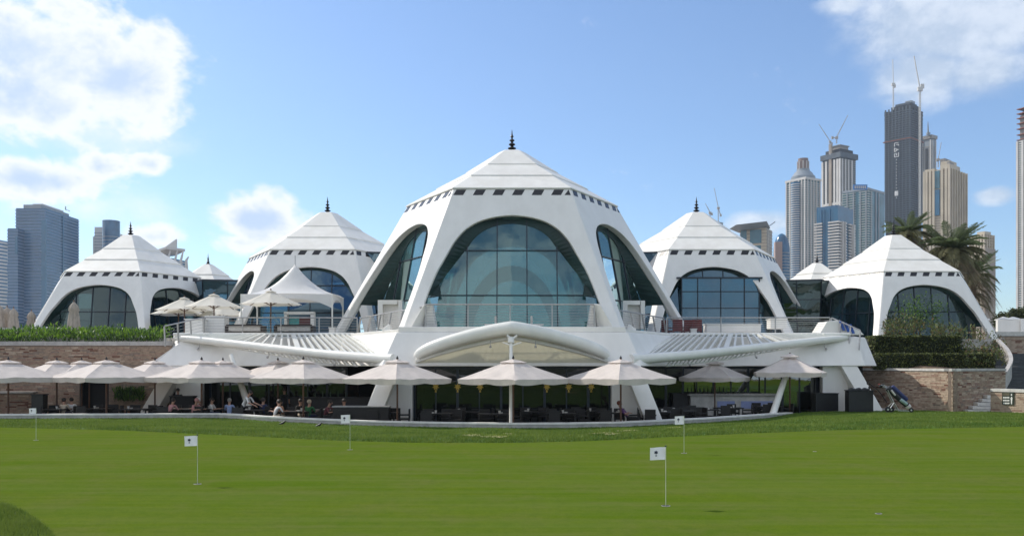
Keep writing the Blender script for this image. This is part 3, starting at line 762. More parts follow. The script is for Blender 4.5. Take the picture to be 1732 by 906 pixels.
# ================================================================ umbrellas
def canopy_mesh(mb, ribs, h, sag, valance, z0, scallop=.05, segs=6, rad=5, seed=0, rmin=0, thick=False):
    """ribs: list of (angle, radius); apex at z0+h"""
    n = len(ribs)
    tip = [Vector((r_*math.cos(a), r_*math.sin(a), 0)) for a, r_ in ribs]
    edge = []
    for k in range(n):
        a, b = tip[k], tip[(k+1) % n]
        for j in range(segs): edge.append((a.lerp(b, j/segs), math.sin(math.pi*j/segs)))
    E = len(edge); vs = []
    for i in range(rad+1):
        u = rmin+(1-rmin)*i/rad
        for p, s_ in edge:
            w = noise.noise(Vector((p.x*1.3+seed*7, p.y*1.3, u*2)))*.05*u+noise.noise(Vector((p.x*4+seed*3, p.y*4, u*5)))*.018*u
            z = z0+h*(1-u)-sag*math.sin(math.pi*u)*.5*(.3+s_)-.0*s_+w
            q = p*u*(1-.02*s_*u)
            vs.append(Vector((q.x, q.y, z)))
    fs = [(i*E+j, (i+1)*E+j, (i+1)*E+(j+1) % E, i*E+(j+1) % E) for i in range(rad) for j in range(E)]
    if rmin == 0: pass
    k0 = len(vs)
    if valance:
        for p, s_ in edge:
            d = valance*(1-scallop*(1-s_)*3)+.02*s_; q = p*(1-.02*s_)*.985; vs.append(Vector((q.x, q.y, z0-d+noise.noise(p*1.7+Vector((seed,0,0)))*.02)))
        fs += [(rad*E+j, k0+j, k0+(j+1) % E, rad*E+(j+1) % E) for j in range(E)]
    mb.add(vs, fs)
def big_umbrella(seed):
    root = thing('square_parasol', 'x', 'parasol', (0,0,0), 'large square terrace parasols')
    A = 1.82*math.sqrt(2)
    ribs = [(R(45*k-90), A if k % 2 == 0 else A*.707) for k in range(8)]
    mb = MB(); canopy_mesh(mb, ribs, .90, .05, .25, 2.42, seed=seed, rmin=.10, segs=8, rad=6); mb.build('canopy', M_canv, root, smooth=28)
    rb = [(a, r_*.24) for a, r_ in ribs]; mb = MB(); canopy_mesh(mb, rb, .15, .01, .03, 3.19, seed=seed+3, rmin=.02, segs=4, rad=3); mb.build('vent_cap', M_canv, root, smooth=28)
    MB().tube([(0,0,.05),(0,0,3.4)], .045, 10).build('pole', M_wood, root, smooth=35)
    MB().lathe([(.05,3.36),(.06,3.4),(.03,3.45),(.01,3.5)], n=8).build('finial', M_black, root)
    MB().lathe([(.42,0),(.42,.05),(.1,.09),(.07,.3)], n=14).build('base', M_black, root)
    for a, r_ in ribs:
        MB().bar((.05*math.cos(a),.05*math.sin(a),3.24), (r_*.96*math.cos(a), r_*.96*math.sin(a), 2.39), .03, .03).build('rib', M_wood, root)
    MB().lathe([(.09,2.3),(.09,2.42)], n=8).build('hub', M_wood, root)
    return root
bu = [big_umbrella(i) for i in range(4)]
# (px of the pole, Y, turn, label)
BU = [(868,41.0,2,'parasol directly before the centre mast and under the canopy peak'),
      (1050,41.7,-9,'parasol right of the centre mast, over the reclining guest'),
      (672,42.0,6,'parasol left of the centre mast, beside the left white pier'),
      (513,43.9,14,'parasol between the left pier and the standing waiter'),
      (341,46.6,7,'parasol in front of the slanting left end of the podium'),
      (180,46.8,5,'parasol in front of the brick wall doorway'),
      (14,46.6,3,'parasol at the left edge, over the low planter wall'),
      (470,49.5,4,'shorter looking parasol behind, between the two left of the pier'),
      (262,50.0,4,'parasol behind, peeping over beside the slanting white end'),
      (377,49.2,0,'parasol behind with its tip right of the front one'),
      (96,48.6,8,'parasol behind in the second row against the brick wall'),
      (138,49.4,0,'parasol in the second row right against the brick wall top'),
      (-100,47.0,10,'parasol cut by the left edge'),]
for i, (px, Y, rz, lab) in enumerate(BU):
    p = Vector(((px-866)*Y/F, Y, -1.25)); b_ = bu[i % 4]
    o = dup(b_, p, R(rz), 'taupe square '+lab, scale=(1,1,1) if px > 400 or Y > 48 else (1.13,1.13,1.0))
# two smaller rounder parasols on the right wing
def mid_umbrella(R_, seed):
    root = thing('terrace_parasol', 'x', 'parasol', (0,0,0), 'smaller terrace parasols')
    ribs = [(R(45*k-90), R_ if k % 2 == 0 else R_*.82) for k in range(8)]
    mb = MB(); canopy_mesh(mb, ribs, .86, .10, .22, 2.36, seed=seed, rmin=.10, segs=6); mb.build('canopy', M_canv, root, smooth=28)
    mb = MB(); canopy_mesh(mb, [(a, r_*.26) for a, r_ in ribs], .17, .01, .05, 3.16, seed=seed+3, rmin=.02, segs=4, rad=3); mb.build('vent_cap', M_canv, root, smooth=28)
    MB().tube([(0,0,.05),(0,0,3.35)], .04, 10).build('pole', M_wood, root, smooth=35)
    MB().lathe([(.4,0),(.4,.05),(.1,.09),(.07,.3)], n=14).build('base', M_black, root)
    for a, r_ in ribs: MB().bar((.05*math.cos(a),.05*math.sin(a),3.12), (r_*.96*math.cos(a), r_*.96*math.sin(a), 2.33), .028, .028).build('rib', M_wood, root)
    return root
mu = mid_umbrella(2.15, 11)
for px, Y, rz, s_, lab in ((1209,50.2,10,1,'shaded terrace parasol over the white bar counter'),(1336,49.9,25,1.12,'terrace parasol behind the leaning white strut, before the right glazing')):
    dup(mu, Vector(((px-866)*Y/F, Y, -1.25)), R(rz), lab, scale=s_)
# upper deck wooden parasols
def wood_parasol():
    root = thing('cream_parasol', 'x', 'parasol', (0,0,0), 'cream parasols on the deck')
    A = 1.86; ribs = [(R(45*k+22), A) for k in range(8)]
    mb = MB(); canopy_mesh(mb, ribs, .86, .03, 0, 1.98, seed=5, rmin=.08); mb.build('canopy', M_cream, root, smooth=28)
    mb = MB(); canopy_mesh(mb, [(a, .36) for a, r_ in ribs], .14, 0, 0, 2.74, rmin=.02, segs=3, rad=2); mb.build('vent_cap', M_cream, root, smooth=28)
    MB().tube([(0,0,.05),(0,0,2.95)], .04, 10).build('pole', M_wood, root, smooth=35)
    MB().lathe([(.3,0),(.3,.06),(.06,.1)], n=12).build('base', M_black, root)
    for a, r_ in ribs:
        c, s_ = math.cos(a), math.sin(a)
        MB().bar((.05*c,.05*s_,2.76), (r_*.97*c, r_*.97*s_, 1.97), .03, .03).build('rib', M_wood, root)
        MB().bar((.05*c,.05*s_,1.95), (r_*.5*c, r_*.5*s_, 2.32), .025, .025).build('strut', M_wood, root)
    return root
wp = wood_parasol()
for px, Y, z, lab in ((458,53.9,ZD,'cream wooden parasol in front of the marquee'),(362,56.6,ZD,'cream wooden parasol left of the marquee, above the deck end'),
                      (312,58.6,ZD-.06,'cream wooden parasol overlapped by its neighbour, before the low dark link'),(302,61.0,ZD-.2,'rearmost cream wooden parasol, lowest on the left'),(378,60.5,ZD-.35,'cream wooden parasol mostly hidden behind the one left of the marquee')):
    dup(wp, Vector(((px-866)*Y/F, Y, z)), R(rnd.uniform(-15,15)), lab)
# folded parasols
def folded():
    root = thing('folded_parasol', 'x', 'parasol', (0,0,0), 'folded parasols on the left terrace')
    mb = MB(); prof = [(.40,.25),(.38,.5),(.33,.9),(.28,1.3),(.22,1.6),(.27,1.68),(.24,1.85),(.17,2.0),(.07,2.12),(.01,2.2)]; n = 24; vs = []
    for r_, z in prof:
        for j in range(n): a = 2*math.pi*j/n; q = r_*(1+.16*math.cos(8*a+z)); vs.append((q*math.cos(a), q*math.sin(a), z))
    mb.add(vs, [(i*n+j, i*n+(j+1) % n, (i+1)*n+(j+1) % n, (i+1)*n+j) for i in range(len(prof)-1) for j in range(n)]); mb.build('furled_canopy', mat('beige_canvas', (.42,.36,.30), .9, var=.08, scale=5), root, smooth=60)
    MB().tube([(0,0,0),(0,0,2.3)], .035, 8).build('pole', M_wood, root)
    return root
fp = folded()
for px, py0, py1, Y, lab in ((125,558,507,56.5,'tall folded parasol before the leftmost pavilion arch'),(53,553,523,62,'folded parasol by the foot of the leftmost pavilion leg'),(23,550,518,60,'folded parasol, right one of a touching pair at the left edge'),
    (12,550,516,61,'folded parasol, left one of a touching pair at the left edge'),(92,553,536,76,'small distant folded parasol seen under the leftmost arch'),(-1,552,512,60,'folded parasol cut by the left edge')):
    p = P(px, py1, Y); s_ = (p.z-3.5)/2.3; p.z = 3.5
    dup(fp, Vector((p.x, Y, p.z)), rnd.uniform(0,1), lab, scale=s_)

# ================================================================ marquee
mq = thing('peaked_marquee', 'white pointed marquee with scalloped edges in front of the left middle pavilion', 'marquee', P(485,560,60))
cA = [P(408,497,55.7), P(562,498,55.7)]; zE = cA[0].z-.0
x0, x1 = cA[0].x, cA[1].x; y0, y1 = 55.7, 59.2; cx_, cy_ = (x0+x1)/2+.1, (y0+y1)/2; zP = P(503,446,57.4).z
N = 24; vs = []
for i in range(N+1):
    for j in range(N+1):
        u, v = i/N*2-1, j/N*2-1; d = max(abs(u), abs(v)); rd = math.hypot(u, v); q = min(1, .55*d+.45*rd/1.2)
        k = (1-q)**2.4*.74+(1-q)*.26
        vs.append((cx_+u*(x1-x0)/2, cy_+v*(y1-y0)/2, zE+(zP-zE)*k*1.0))
mb = MB(); mb.add(vs, [(i*(N+1)+j, (i+1)*(N+1)+j, (i+1)*(N+1)+j+1, i*(N+1)+j+1) for i in range(N) for j in range(N)])
M_mq = mat('white_pvc_membrane', (.80,.79,.77), .45, var=.02, scale=2, thin=.22)
mb.build('roof_skin', M_mq, mq, smooth='all')
cor = [Vector((x0,y0,zE)), Vector((x1,y0,zE)), Vector((x1,y1,zE)), Vector((x0,y1,zE))]
for k in range(4):
    a, b = cor[k], cor[(k+1) % 4]; mb = MB()
    for i in range(16):
        u0, u1 = i/16, (i+1)/16; d = lambda u: .28+.62*(abs(2*u-1))**2.6 if k != 2 else .3
        p, q = a.lerp(b, u0), a.lerp(b, u1); mb.quad(p, q, q-Vector((0,0,d(u1))), p-Vector((0,0,d(u0))))
    mb.build('valance', M_mq, mq, smooth='all')
    MB().tube([Vector((a.x,a.y,ZD)), a], .05, 8).build('post', M_whitemetal, mq)
MB().tube([(cx_,cy_,zP-.3),(cx_,cy_,zP+.55)], .03, 6).build('mast_tip', M_steel, mq)

# ================================================================ furniture
def chair():
    root = thing('rattan_chair', 'x', 'chair', (0,0,0), 'dark rattan terrace chairs')
    MB().box((0,0,.42),(.52,.52,.08)).build('seat', M_rattan, root)
    MB().box((0,.24,.68),(.52,.06,.46)).build('backrest', M_rattan, root)
    for s in (-1,1): MB().box((s*.25,.0,.62),(.05,.48,.05)).build('armrest', M_rattan, root)
    lm = None
    for x in (-.22,.22):
        for y in (-.22,.22): MB().box((x,y,.19),(.05,.05,.38)).build('leg', M_rattan, root)
    return root
def table():
    root = thing('dark_table', 'x', 'table', (0,0,0), 'dark terrace tables')
    MB().box((0,0,.73),(1.5,.85,.05)).build('table_top', M_rattan, root, bevel=.01)
    for x in (-.68,.68):
        for y in (-.36,.36): MB().box((x,y,.35),(.06,.06,.70)).build('leg', M_rattan, root)
    return root
def cups():
    root = thing('cup_and_napkins', 'x', 'tableware', (0,0,0), 'cups and napkins on terrace tables')
    MB().lathe([(.04,0),(.06,.14),(.055,.14)], n=10).build('cup', M_cush, root)
    MB().slab([(.08,-.06,.0),(.24,-.05,.0),(.22,.07,.0),(.1,.08,.0)], (0,0,.05)).build('napkin', M_cush, root)
    return root
ch, tb, cu = chair(), table(), cups()
chx = bu and None
places = [(90,46.8),(165,47.4),(230,47.0),(300,46.9),(360,47.2),(425,45.9),(500,44.6),(545,46.0),(600,43.4),(648,43.5),(738,42.6),(790,44.2),(835,42.3),(905,44.3),(950,42.8),(990,44.6),(1035,43.2),(1110,44.0),(1150,45.0),(1190,46.4),(1232,48.2),(1300,49.8)]
where = lambda px: ('left of the doorway' if px < 150 else 'near the brick wall doorway' if px < 260 else 'beside the slanting white podium end' if px < 380 else 'by the waiter' if px < 470 else 'left of the left pier' if px < 660 else 'between left pier and mast' if px < 866 else 'between mast and right pier' if px < 1060 else 'right of the right pier' if px < 1200 else 'before the white bar')
for i, (px, Y) in enumerate(places):
    x = (px-866)*Y/F
    dup(tb, (x, Y, -1.25), R(rnd.uniform(-12,12)), 'dark table '+where(px)+(', near kerb' if Y < 44.5 else ', set back'))
    dup(cu, (x+rnd.uniform(-.4,.4), Y-.1, -.495), rnd.uniform(0,3), 'cup on table '+where(px)+(', near kerb' if Y < 44.5 else ', set back'))
    for dx, dy, rz in ((-.42,.75,0),(.45,.72,0),(-.4,-.75,180),(1.05,0,-90)):
        if rnd.random() < .86: dup(ch, (x+dx, Y+dy, -1.25), R(rz+rnd.uniform(-14,14)), 'rattan chair '+where(px)+(' facing the kerb' if rz == 0 else ', back to the kerb' if rz == 180 else ', at its end'))
# dark sofa box next to left pier, sideboards
def boxy(name, label, cat, c, d, m, extra=None, group=None, rz=0):
    root = thing(name, label, cat, (c[0], c[1], c[2]-d[2]/2), group)
    MB().box(c, d, rz=rz).build('body', m, root, bevel=.015)
    MB().box((c[0], c[1], c[2]+d[2]/2+.025), (d[0]+.06, d[1]+.06, .05), rz=rz).build('top', extra or m, root)
    return root
def at(px, Y, z=-1.25): return Vector(((px-866)*Y/F, Y, z))
boxy('serving_counter', 'long dark counter with pale edge just left of the left white pier', 'counter', at(612,43.0,-.72), (2.7,.7,1.0), M_rattan, mat('grey_top', (.3,.3,.3), .4))
boxy('speaker_cabinet', 'black upright cabinet standing against the brick wall', 'cabinet', P(67,684,47.2)+Vector((0,0,.05)), (.62,.5,.95), M_black)
boxy('planter_box', 'black box planter in front of the white pier beside the golf trolley', 'planter', P(1453,678,49.5), (1.36,.6,1.15), M_black)
boxy('storage_box', 'black storage box behind glass at the end of the right glazing', 'box', P(1396,680,51.6), (1.3,.6,1.0), M_black)
mb = MB()
for i in range(14): mb.ball(P(1436+i*2.4, 661-3*math.sin(i*.7)**2, 49.4), .13, 6, (1.2,1,.8))
tag(mb.build('cover_cloth', M_black, smooth=True), 'crumpled black cover lying on the black planter box', 'cloth')
bar = thing('bar_counter', 'white bar counter with pale blue panels under the shaded parasol', 'bar', at(1236,51.2))
MB().box(P(1238,681,51.2)+Vector((0,0,-.08)), (4.9,.7,1.25)).build('body', M_conc, bar)
MB().box(P(1238,667,51.2)+Vector((0,-.05,0)), (5.2,.95,.10)).build('worktop', M_cap, bar)
M_lilac = mat('pale_blue_panel', (.30,.36,.62), .5, var=.04)
for px in (1228,1280): MB().box(P(px,684,50.82), (1.0 if px < 1250 else 1.8,.03,.42)).build('blue_panel', M_lilac, bar)
boxy('dark_bar_cabinet', 'tall dark cabinet behind the white bar counter at its left end', 'cabinet', P(1150,685,51.4), (.9,.6,1.3), M_rattan)
# counters deep in the restaurant left
boxy('host_desk', 'dark raised desk in front of a standing waiter near the podium end', 'desk', at(310,49.5,-.6), (1.3,.6,1.3), M_dark)
boxy('left_bar', 'dark bar behind the seated guests left of the waiter', 'counter', at(560,50.5,-.65), (4.5,.7,1.2), M_rattan)
# bottle row on bar
M_bottle = mat('bottle_glass', (.05,.09,.06), .15, var=.4)
bt = MB().lathe([(.035,0),(.035,.2),(.012,.26),(.012,.33)], n=8).build('x', M_bottle, mesh_only=True)
for i in range(16):
    px = 1185+i*7.3 if i < 10 else 520+(i-10)*13; Y = 51.1 if i < 10 else 50.5; z = P(0,667,51.2).z+.05 if i < 10 else .0
    if i >= 10: z = -.65+.6+.05
    o = bpy.data.objects.new('bottle', bt); COL.objects.link(o); o.location = ((px-866)*Y/F, Y, z)
    tag(o, 'bottle standing on the white bar counter' if i < 10 else 'bottle standing on the dark bar in the left restaurant', 'bottle', 'bottles on the white bar' if i < 10 else 'bottles on the dark bar')
# upper deck furniture
def bench(px0, px1, label):
    Y = 54.3; a, b = (px0-866)*Y/F, (px1-866)*Y/F; c = (a+b)/2; root = thing('deck_sofa', label, 'sofa', (c, Y, ZD), 'dark framed deck sofas')
    M_fr = mat('espresso_frame', (.022,.014,.011), .45)
    for x in (a, b): MB().box((x, Y, ZD+.36), (.16,.8,.72)).build('side_frame', M_fr, root)
    MB().box((c, Y-.36, ZD+.72), (b-a,.08,.12)).build('top_rail', M_fr, root); MB().box((c, Y-.36, ZD+.30), (b-a,.08,.10)).build('lower_rail', M_fr, root)
    MB().box((c, Y+.0, ZD+.20), (b-a-.2,.7,.14)).build('seat_cushion', M_cush, root, bevel=.03)
    MB().box((c, Y-.26, ZD+.52), (b-a-.2,.12,.28)).build('back_cushion', M_cush, root, bevel=.03)
bench(386, 446, 'dark framed sofa with pale cushions behind the railing, left one'); bench(468, 530, 'dark framed sofa with pale cushions in front of the white screen cabinet')
sc_ = thing('screen_cabinet', 'white open cabinet framing a teal and dark red screen on the deck', 'cabinet', P(507,560,56.6))
c = P(507,541,56.6); MB().box(c+Vector((-.85,0,-.2)), (.16,.5,1.2)).build('side_panel', M_white, sc_); MB().box(c+Vector((.85,0,-.2)), (.22,.5,1.2)).build('side_panel', M_white, sc_); MB().box(c+Vector((0,0,.44)), (1.9,.5,.16)).build('top_panel', M_white, sc_)
MB().box(c+Vector((-.36,.05,-.08)), (.62,.05,.6)).build('teal_panel', mat('teal_screen', (.06,.33,.32), .3), sc_); MB().box(c+Vector((.36,.05,-.08)), (.8,.05,.6)).build('dark_red_panel', mat('dark_red_screen', (.10,.02,.02), .3), sc_)
def white_block(px0, px1, py0, py1, Y, label, name='white_service_block', open_=True):
    a, b = P(px0, py0, Y), P(px1, py1, Y); c = (a+b)/2; w, h = b.x-a.x, a.z-b.z; root = thing(name, label, 'cabinet', (c.x, Y, b.z))
    if open_:
        MB().box((a.x+.14, Y, c.z), (.28,.9,h)).build('side_panel', M_white, root); MB().box((b.x-.12, Y, c.z), (.24,.9,h)).build('side_panel', M_white, root)
        MB().box((c.x, Y, a.z-.12), (w-.56,.9,.24)).build('top_panel', M_white, root); MB().box((c.x, Y+.2, c.z-.12), (w-.5,.4,h-.26)).build('back_panel', M_white, root)
    else:
        MB().box((c.x, Y, c.z), (w,.9,h)).build('body', M_white, root, bevel=.04); MB().box((c.x, Y, a.z+.03), (w+.08,.98,.06)).build('cap', M_white, root)
white_block(641,682,508,556,52.0,'white boxy niche behind the left flank railing of the balcony')
white_block(1052,1089,509,556,52.0,'white boxy niche behind the right flank railing of the balcony')
white_block(1192,1284,549,562,55.2,'long low white planter trough before the boxed glass bay', 'planter_trough', False)
white_block(1300,1327,541,556,55.6,'small pale grey cabinet right of the boxed glass bay', 'deck_cabinet', False)
white_block(317,347,541,567,54.6,'white parapet block at the left end of the deck', 'parapet_block', False)
white_block(352,384,536,563,55.4,'white wedge block under the cream parasols', 'parapet_block', False)
# white wedge with blue towels, right end of the deck
wd = thing('towel_block', 'white sloping block at the right deck end carrying blue towels', 'parapet', P(1412,560,52.9))
q = [P(1385,566,52.9), P(1399,543,52.9), P(1420,541,52.9), P(1452,556,52.9), P(1462,566,52.9)]
MB().slab(q, (0,1.6,0)).build('body', M_white, wd, bevel=.04)
M_towel = mat('blue_towel', (.05,.12,.42), .9, var=.15)
for k in range(3):
    a = P(1419+k*8, 543+k*2.5, 52.82); MB().slab([a, a+Vector((.16,0,0)), a+Vector((.38,0,-.55)), a+Vector((.22,0,-.55))], (0,-.04,0)).build('towel', M_towel, wd)
# dark red chairs stacked by the right railing
M_red = mat('dark_red_weave', (.13,.012,.012), .6, var=.2)
def redchair():
    root = thing('red_deck_chair', 'x', 'chair', (0,0,0), 'dark red deck chairs')
    MB().box((0,0,.42),(.6,.6,.1)).build('seat', M_red, root); MB().box((0,.27,.78),(.6,.07,.66)).build('backrest', M_red, root)
    for s in (-1,1): MB().box((s*.28,0,.62),(.05,.55,.05)).build('armrest', M_red, root)
    for x in (-.26,.26):
        for y in (-.24,.24): MB().box((x,y,.19),(.05,.05,.38)).build('leg', M_red, root)
    return root
rc = redchair()
for px, Y, rz, w in ((1146,54.4,170,'leftmost'),(1162,54.9,190,'middle'),(1178,54.5,175,'rightmost'),(1130,55.3,120,'half hidden by the tent leg')):
    dup(rc, at(px, Y, ZD), R(rz), 'dark red chair behind the right deck railing, '+w)
# candles and small tables on the balcony, lamps on fascia
for px, w in ((835,'left'),(904,'right')):
    c = P(px, 549, 46.6); root = thing('balcony_table', 'low white table with a pale candle on the '+w+' half of the balcony', 'table', (c.x, c.y, ZD+.28))
    MB().box((c.x, c.y, P(0,549,46.6).z), (.95,.5,.06)).build('table_top', M_white, root); MB().box((c.x, c.y, P(0,552,46.6).z), (.12,.12,.2)).build('leg', M_steel, root)
    k = MB().lathe([(.055,0),(.055,.42),(.0,.43)], (c.x+(.1 if px < 866 else -.15), c.y, P(0,549,46.6).z+.03), 10).build('candle', M_cush); tag(k, 'pale pillar candle on the '+w+' balcony table', 'candle')
for px, s in ((655,-1),(1067,1)):
    c = P(px, 556, 47.6); root = thing('floodlight', 'white floodlight on the '+('left' if s < 0 else 'right')+' shoulder of the podium fascia', 'lamp', c-Vector((0,0,.2)))
    MB().box(c, (.5,.25,.3), M=Matrix.Translation(c) @ Matrix.Rotation(R(35*s), 4, 'Y')).build('lamp_head', M_white, root, bevel=.04)
    MB().bar(c-Vector((s*.2,0,.28)), c, .08).build('bracket', M_white, root)
# small white deck things
boxy('deck_planter', 'small white cube lamp at the deck edge right of the marquee post', 'lamp', P(562,565,53.6)+Vector((0,0,.2)), (.34,.34,.34), M_white)
boxy('deck_planter', 'small white cube by the red chairs at the deck edge', 'lamp', P(1173,566,53.6)+Vector((0,0,.2)), (.34,.3,.28), M_white)

# ================================================================ people
M_skin = mat('skin', (.42,.24,.17), .6, var=.05); M_hair = mat('dark_hair', (.02,.014,.01), .6)
CL = {k: mat('cloth_'+k, v, .85, var=.08, scale=12) for k, v in dict(white=(.72,.71,.70), black=(.02,.02,.022), blue=(.30,.38,.60), navy=(.02,.03,.09), green=(.03,.14,.05), pink=(.50,.25,.25), purple=(.12,.05,.16), beige=(.5,.42,.32), peach=(.45,.24,.16), maroon=(.14,.04,.05)).items()}
def body(pose, lean=0):
    if pose == 'sit':
        hip = Vector((0,0,.52)); J = dict(hip=hip, ch=hip+Vector((0,.0-lean*.18,.30)), nk=hip+Vector((0,-lean*.36,.50)), hd=hip+Vector((0,-.03-lean*.42,.66)), tp=hip+Vector((0,-.02-lean*.45,.78)))
        for s, n in ((-1,'l'),(1,'r')):
            J['sh'+n] = J['nk']+Vector((s*.19,0,-.05)); J['el'+n] = J['sh'+n]+Vector((s*.07,-.14,-.25)); J['wr'+n] = J['el'+n]+Vector((-s*.06,-.24,.04)); J['ha'+n] = J['wr'+n]+Vector((-s*.02,-.1,0))
            J['hp'+n] = hip+Vector((s*.1,-.02,-.01)); J['kn'+n] = J['hp'+n]+Vector((s*.05,-.44,.0)); J['an'+n] = J['kn'+n]+Vector((0,-.02,-.42)); J['to'+n] = J['an'+n]+Vector((0,-.16,-.05))
    else:
        hip = Vector((0,0,.92)); J = dict(hip=hip, ch=hip+Vector((0,-lean*.15,.30)), nk=hip+Vector((0,-lean*.32,.53)), hd=hip+Vector((0,-.03-lean*.4,.68)), tp=hip+Vector((0,-.02-lean*.45,.80)))
        for s, n in ((-1,'l'),(1,'r')):
            J['sh'+n] = J['nk']+Vector((s*.2,0,-.05)); J['el'+n] = J['sh'+n]+Vector((s*.06,-.05-lean*.1,-.28)); J['wr'+n] = J['el'+n]+Vector((-s*.02,-.18-lean*.2,-.14)); J['ha'+n] = J['wr'+n]+Vector((0,-.07,-.06))
            J['hp'+n] = hip+Vector((s*.1,0,-.04)); J['kn'+n] = J['hp'+n]+Vector((s*.02,-.03*s,-.42)); J['an'+n] = J['kn'+n]+Vector((0,.03,-.40)); J['to'+n] = J['an'+n]+Vector((0,-.17,-.05))
    rad = dict(hip=.145, ch=.15, nk=.06, hd=.095, tp=.07, sh=.065, el=.045, wr=.03, ha=.035, hp=.095, kn=.062, an=.042, to=.035)
    ed = [('hip','ch'),('ch','nk'),('nk','hd'),('hd','tp')]
    for n in 'lr': ed += [('ch','sh'+n),('sh'+n,'el'+n),('el'+n,'wr'+n),('wr'+n,'ha'+n),('hip','hp'+n),('hp'+n,'kn'+n),('kn'+n,'an'+n),('an'+n,'to'+n)]
    # fingers
    for n, s in (('l',-1),('r',1)):
        for f in range(4): J['f%s%d' % (n, f)] = J['ha'+n]+Vector(((f-1.5)*.022,-.075+.008*abs(f-1.5),-.02)); ed.append(('ha'+n, 'f%s%d' % (n, f))); rad['f%s%d' % (n, f)] = .009
        J['t'+n] = J['wr'+n]+Vector((-s*.055,-.06,0)); ed.append(('wr'+n, 't'+n)); rad['t'+n] = .011
    names = list(J); me = bpy.data.meshes.new('person'); me.from_pydata([J[n] for n in names], [(names.index(a), names.index(b)) for a, b in ed], [])
    o = bpy.data.objects.new('tmp', me); COL.objects.link(o); m = o.modifiers.new('s', 'SKIN'); m.use_smooth_shade = True; m.branch_smoothing = .6
    for i, n in enumerate(names):
        r_ = rad.get(n) or rad[n[:2]] if n in rad or n[:2] in rad else rad[n[:-1]]
        me.skin_vertices[0].data[i].radius = (r_*(1.15 if n in ('hip','ch') else 1), r_*(.8 if n in ('hip','ch') else 1)); me.skin_vertices[0].data[i].use_root = (n == 'hip')
    sb = o.modifiers.new('u', 'SUBSURF'); sb.levels = sb.render_levels = 1
    dg = bpy.context.evaluated_depsgraph_get(); r_ = bpy.data.meshes.new_from_object(o.evaluated_get(dg)); bpy.data.objects.remove(o)
    # regions by nearest bone
    segs = [(J[a], J[b], a, b) for a, b in ed]; idx = []
    for f in r_.polygons:
        best = None
        for a, b, na, nb in segs:
            d = b-a; u = max(0, min(1, (f.center-a).dot(d)/max(d.length_squared, 1e-6))); q = (f.center-(a+d*u)).length
            if best is None or q < best[0]: best = (q, na, nb, u)
        _, na, nb, u = best; k = 0
        if (na in ('hip','ch') and nb in ('ch','nk')) or nb[:2] == 'sh' or (nb[:2] == 'el'): k = 1
        if nb == 'nk' and u > .8: k = 0
        if nb[:2] in ('hp','kn','an') : k = 2
        if na == 'hip' and nb == 'ch' and u < .12: k = 2
        if nb[:2] == 'to': k = 3
        idx.append(k)
    return r_, idx, J
BOD = {('sit',0): body('sit',0), ('sit',1): body('sit',.7), ('stand',0): body('stand',0), ('stand',1): body('stand',1), ('sit',-1): body('sit',-1.1)}
def person(px, Y, pose, lean, rz, top_, bot_, label, hat=None, hair=None, z=-1.25):
    me0, idx, J = BOD[(pose, lean)]; me = me0.copy(); me.name = 'person'
    for m in (M_skin, CL[top_], CL[bot_], M_black): me.materials.append(m)
    me.polygons.foreach_set('material_index', idx); me.polygons.foreach_set('use_smooth', [True]*len(me.polygons))
    root = thing('person', label, 'person', (0,0,0))
    o = bpy.data.objects.new('body', me); COL.objects.link(o); o.parent = root
    h = J['hd']; mb = MB().ball(h+Vector((0,.025,.055)), .115, 8, (.95,1.05,1.0)); mb.build('hair' if not hat else 'hat', hat or hair or M_hair, root, smooth=True)
    MB().slab([h+Vector((-.015,-.09,-.01)), h+Vector((.015,-.09,-.01)), h+Vector((0,-.09,.04))], (0,-.03,-.01)).build('nose', M_skin, root)
    for s in (-1,1):
        MB().ball(h+Vector((s*.036,-.088,.03)), .013, 4).build('eye', M_black, root); MB().ball(h+Vector((s*.096,.0,.01)), .025, 5, (.5,1,1.3)).build('ear', M_skin, root)
    MB().box(h+Vector((0,-.09,-.045)), (.05,.015,.012)).build('mouth', CL['maroon'], root)
    root.location = at(px, Y, z); root.rotation_euler = (0,0,R(rz))
M_grey = mat('grey_hair', (.32,.30,.27), .7)
person(108,46.8,'sit',0,170,'beige','navy','seated person with dark hair beside the brick wall, left of a pair')
person(121,47.2,'sit',0,200,'white','black','seated person seen from behind, right of a pair by the brick wall')
person(285,46.3,'sit',1,150,'pink','navy','seated guest in pink at a table near the slanting podium end')
person(301,50.3,'stand',0,0,'black','black','waiter in black standing behind the dark raised desk')
person(326,46.5,'sit',1,60,'pink','black','seated guest in a pink hat by the middle left parasol', hat=CL['pink'])
person(338,47.2,'sit',0,-80,'black','black','seated guest with white headscarf facing the pink hat', hat=CL['white'])
person(358,47.0,'sit',0,90,'white','navy','seated guest in a white shirt turned sideways')
person(388,46.4,'sit',0,180,'blue','navy','seated man in a pale blue shirt seen from behind', hair=M_grey)
person(411,46.0,'stand',1,75,'white','black','waiter in a white shirt standing and leaning over a table')
person(445,46.9,'sit',0,160,'navy','navy','seated guest in dark blue right of the leaning waiter')
person(463,44.2,'sit',1,120,'white','beige','seated guest in a white top nearest the kerb')
person(479,44.5,'sit',1,-120,'peach','beige','seated guest with bare shoulders beside the one in white')
person(481,50.2,'stand',0,20,'black','black','dark clad waiter standing far back by the dark bar')
person(523,44.4,'sit',0,160,'green','navy','seated man in green with a pale cap', hat=CL['beige'])
person(549,44.0,'sit',1,70,'maroon','black','seated guest in dark red bending forward by the counter')
person(508,45.4,'sit',0,30,'black','beige','seated guest in black facing the man in green')
person(1063,42.8,'sit',-1,95,'purple','black','guest in purple leaning back in a chair by the right pier', hair=mat('auburn_hair', (.16,.04,.02), .6))
person(582,45.5,'sit',0,10,'navy','black','seated guest behind the long counter left of the pier')
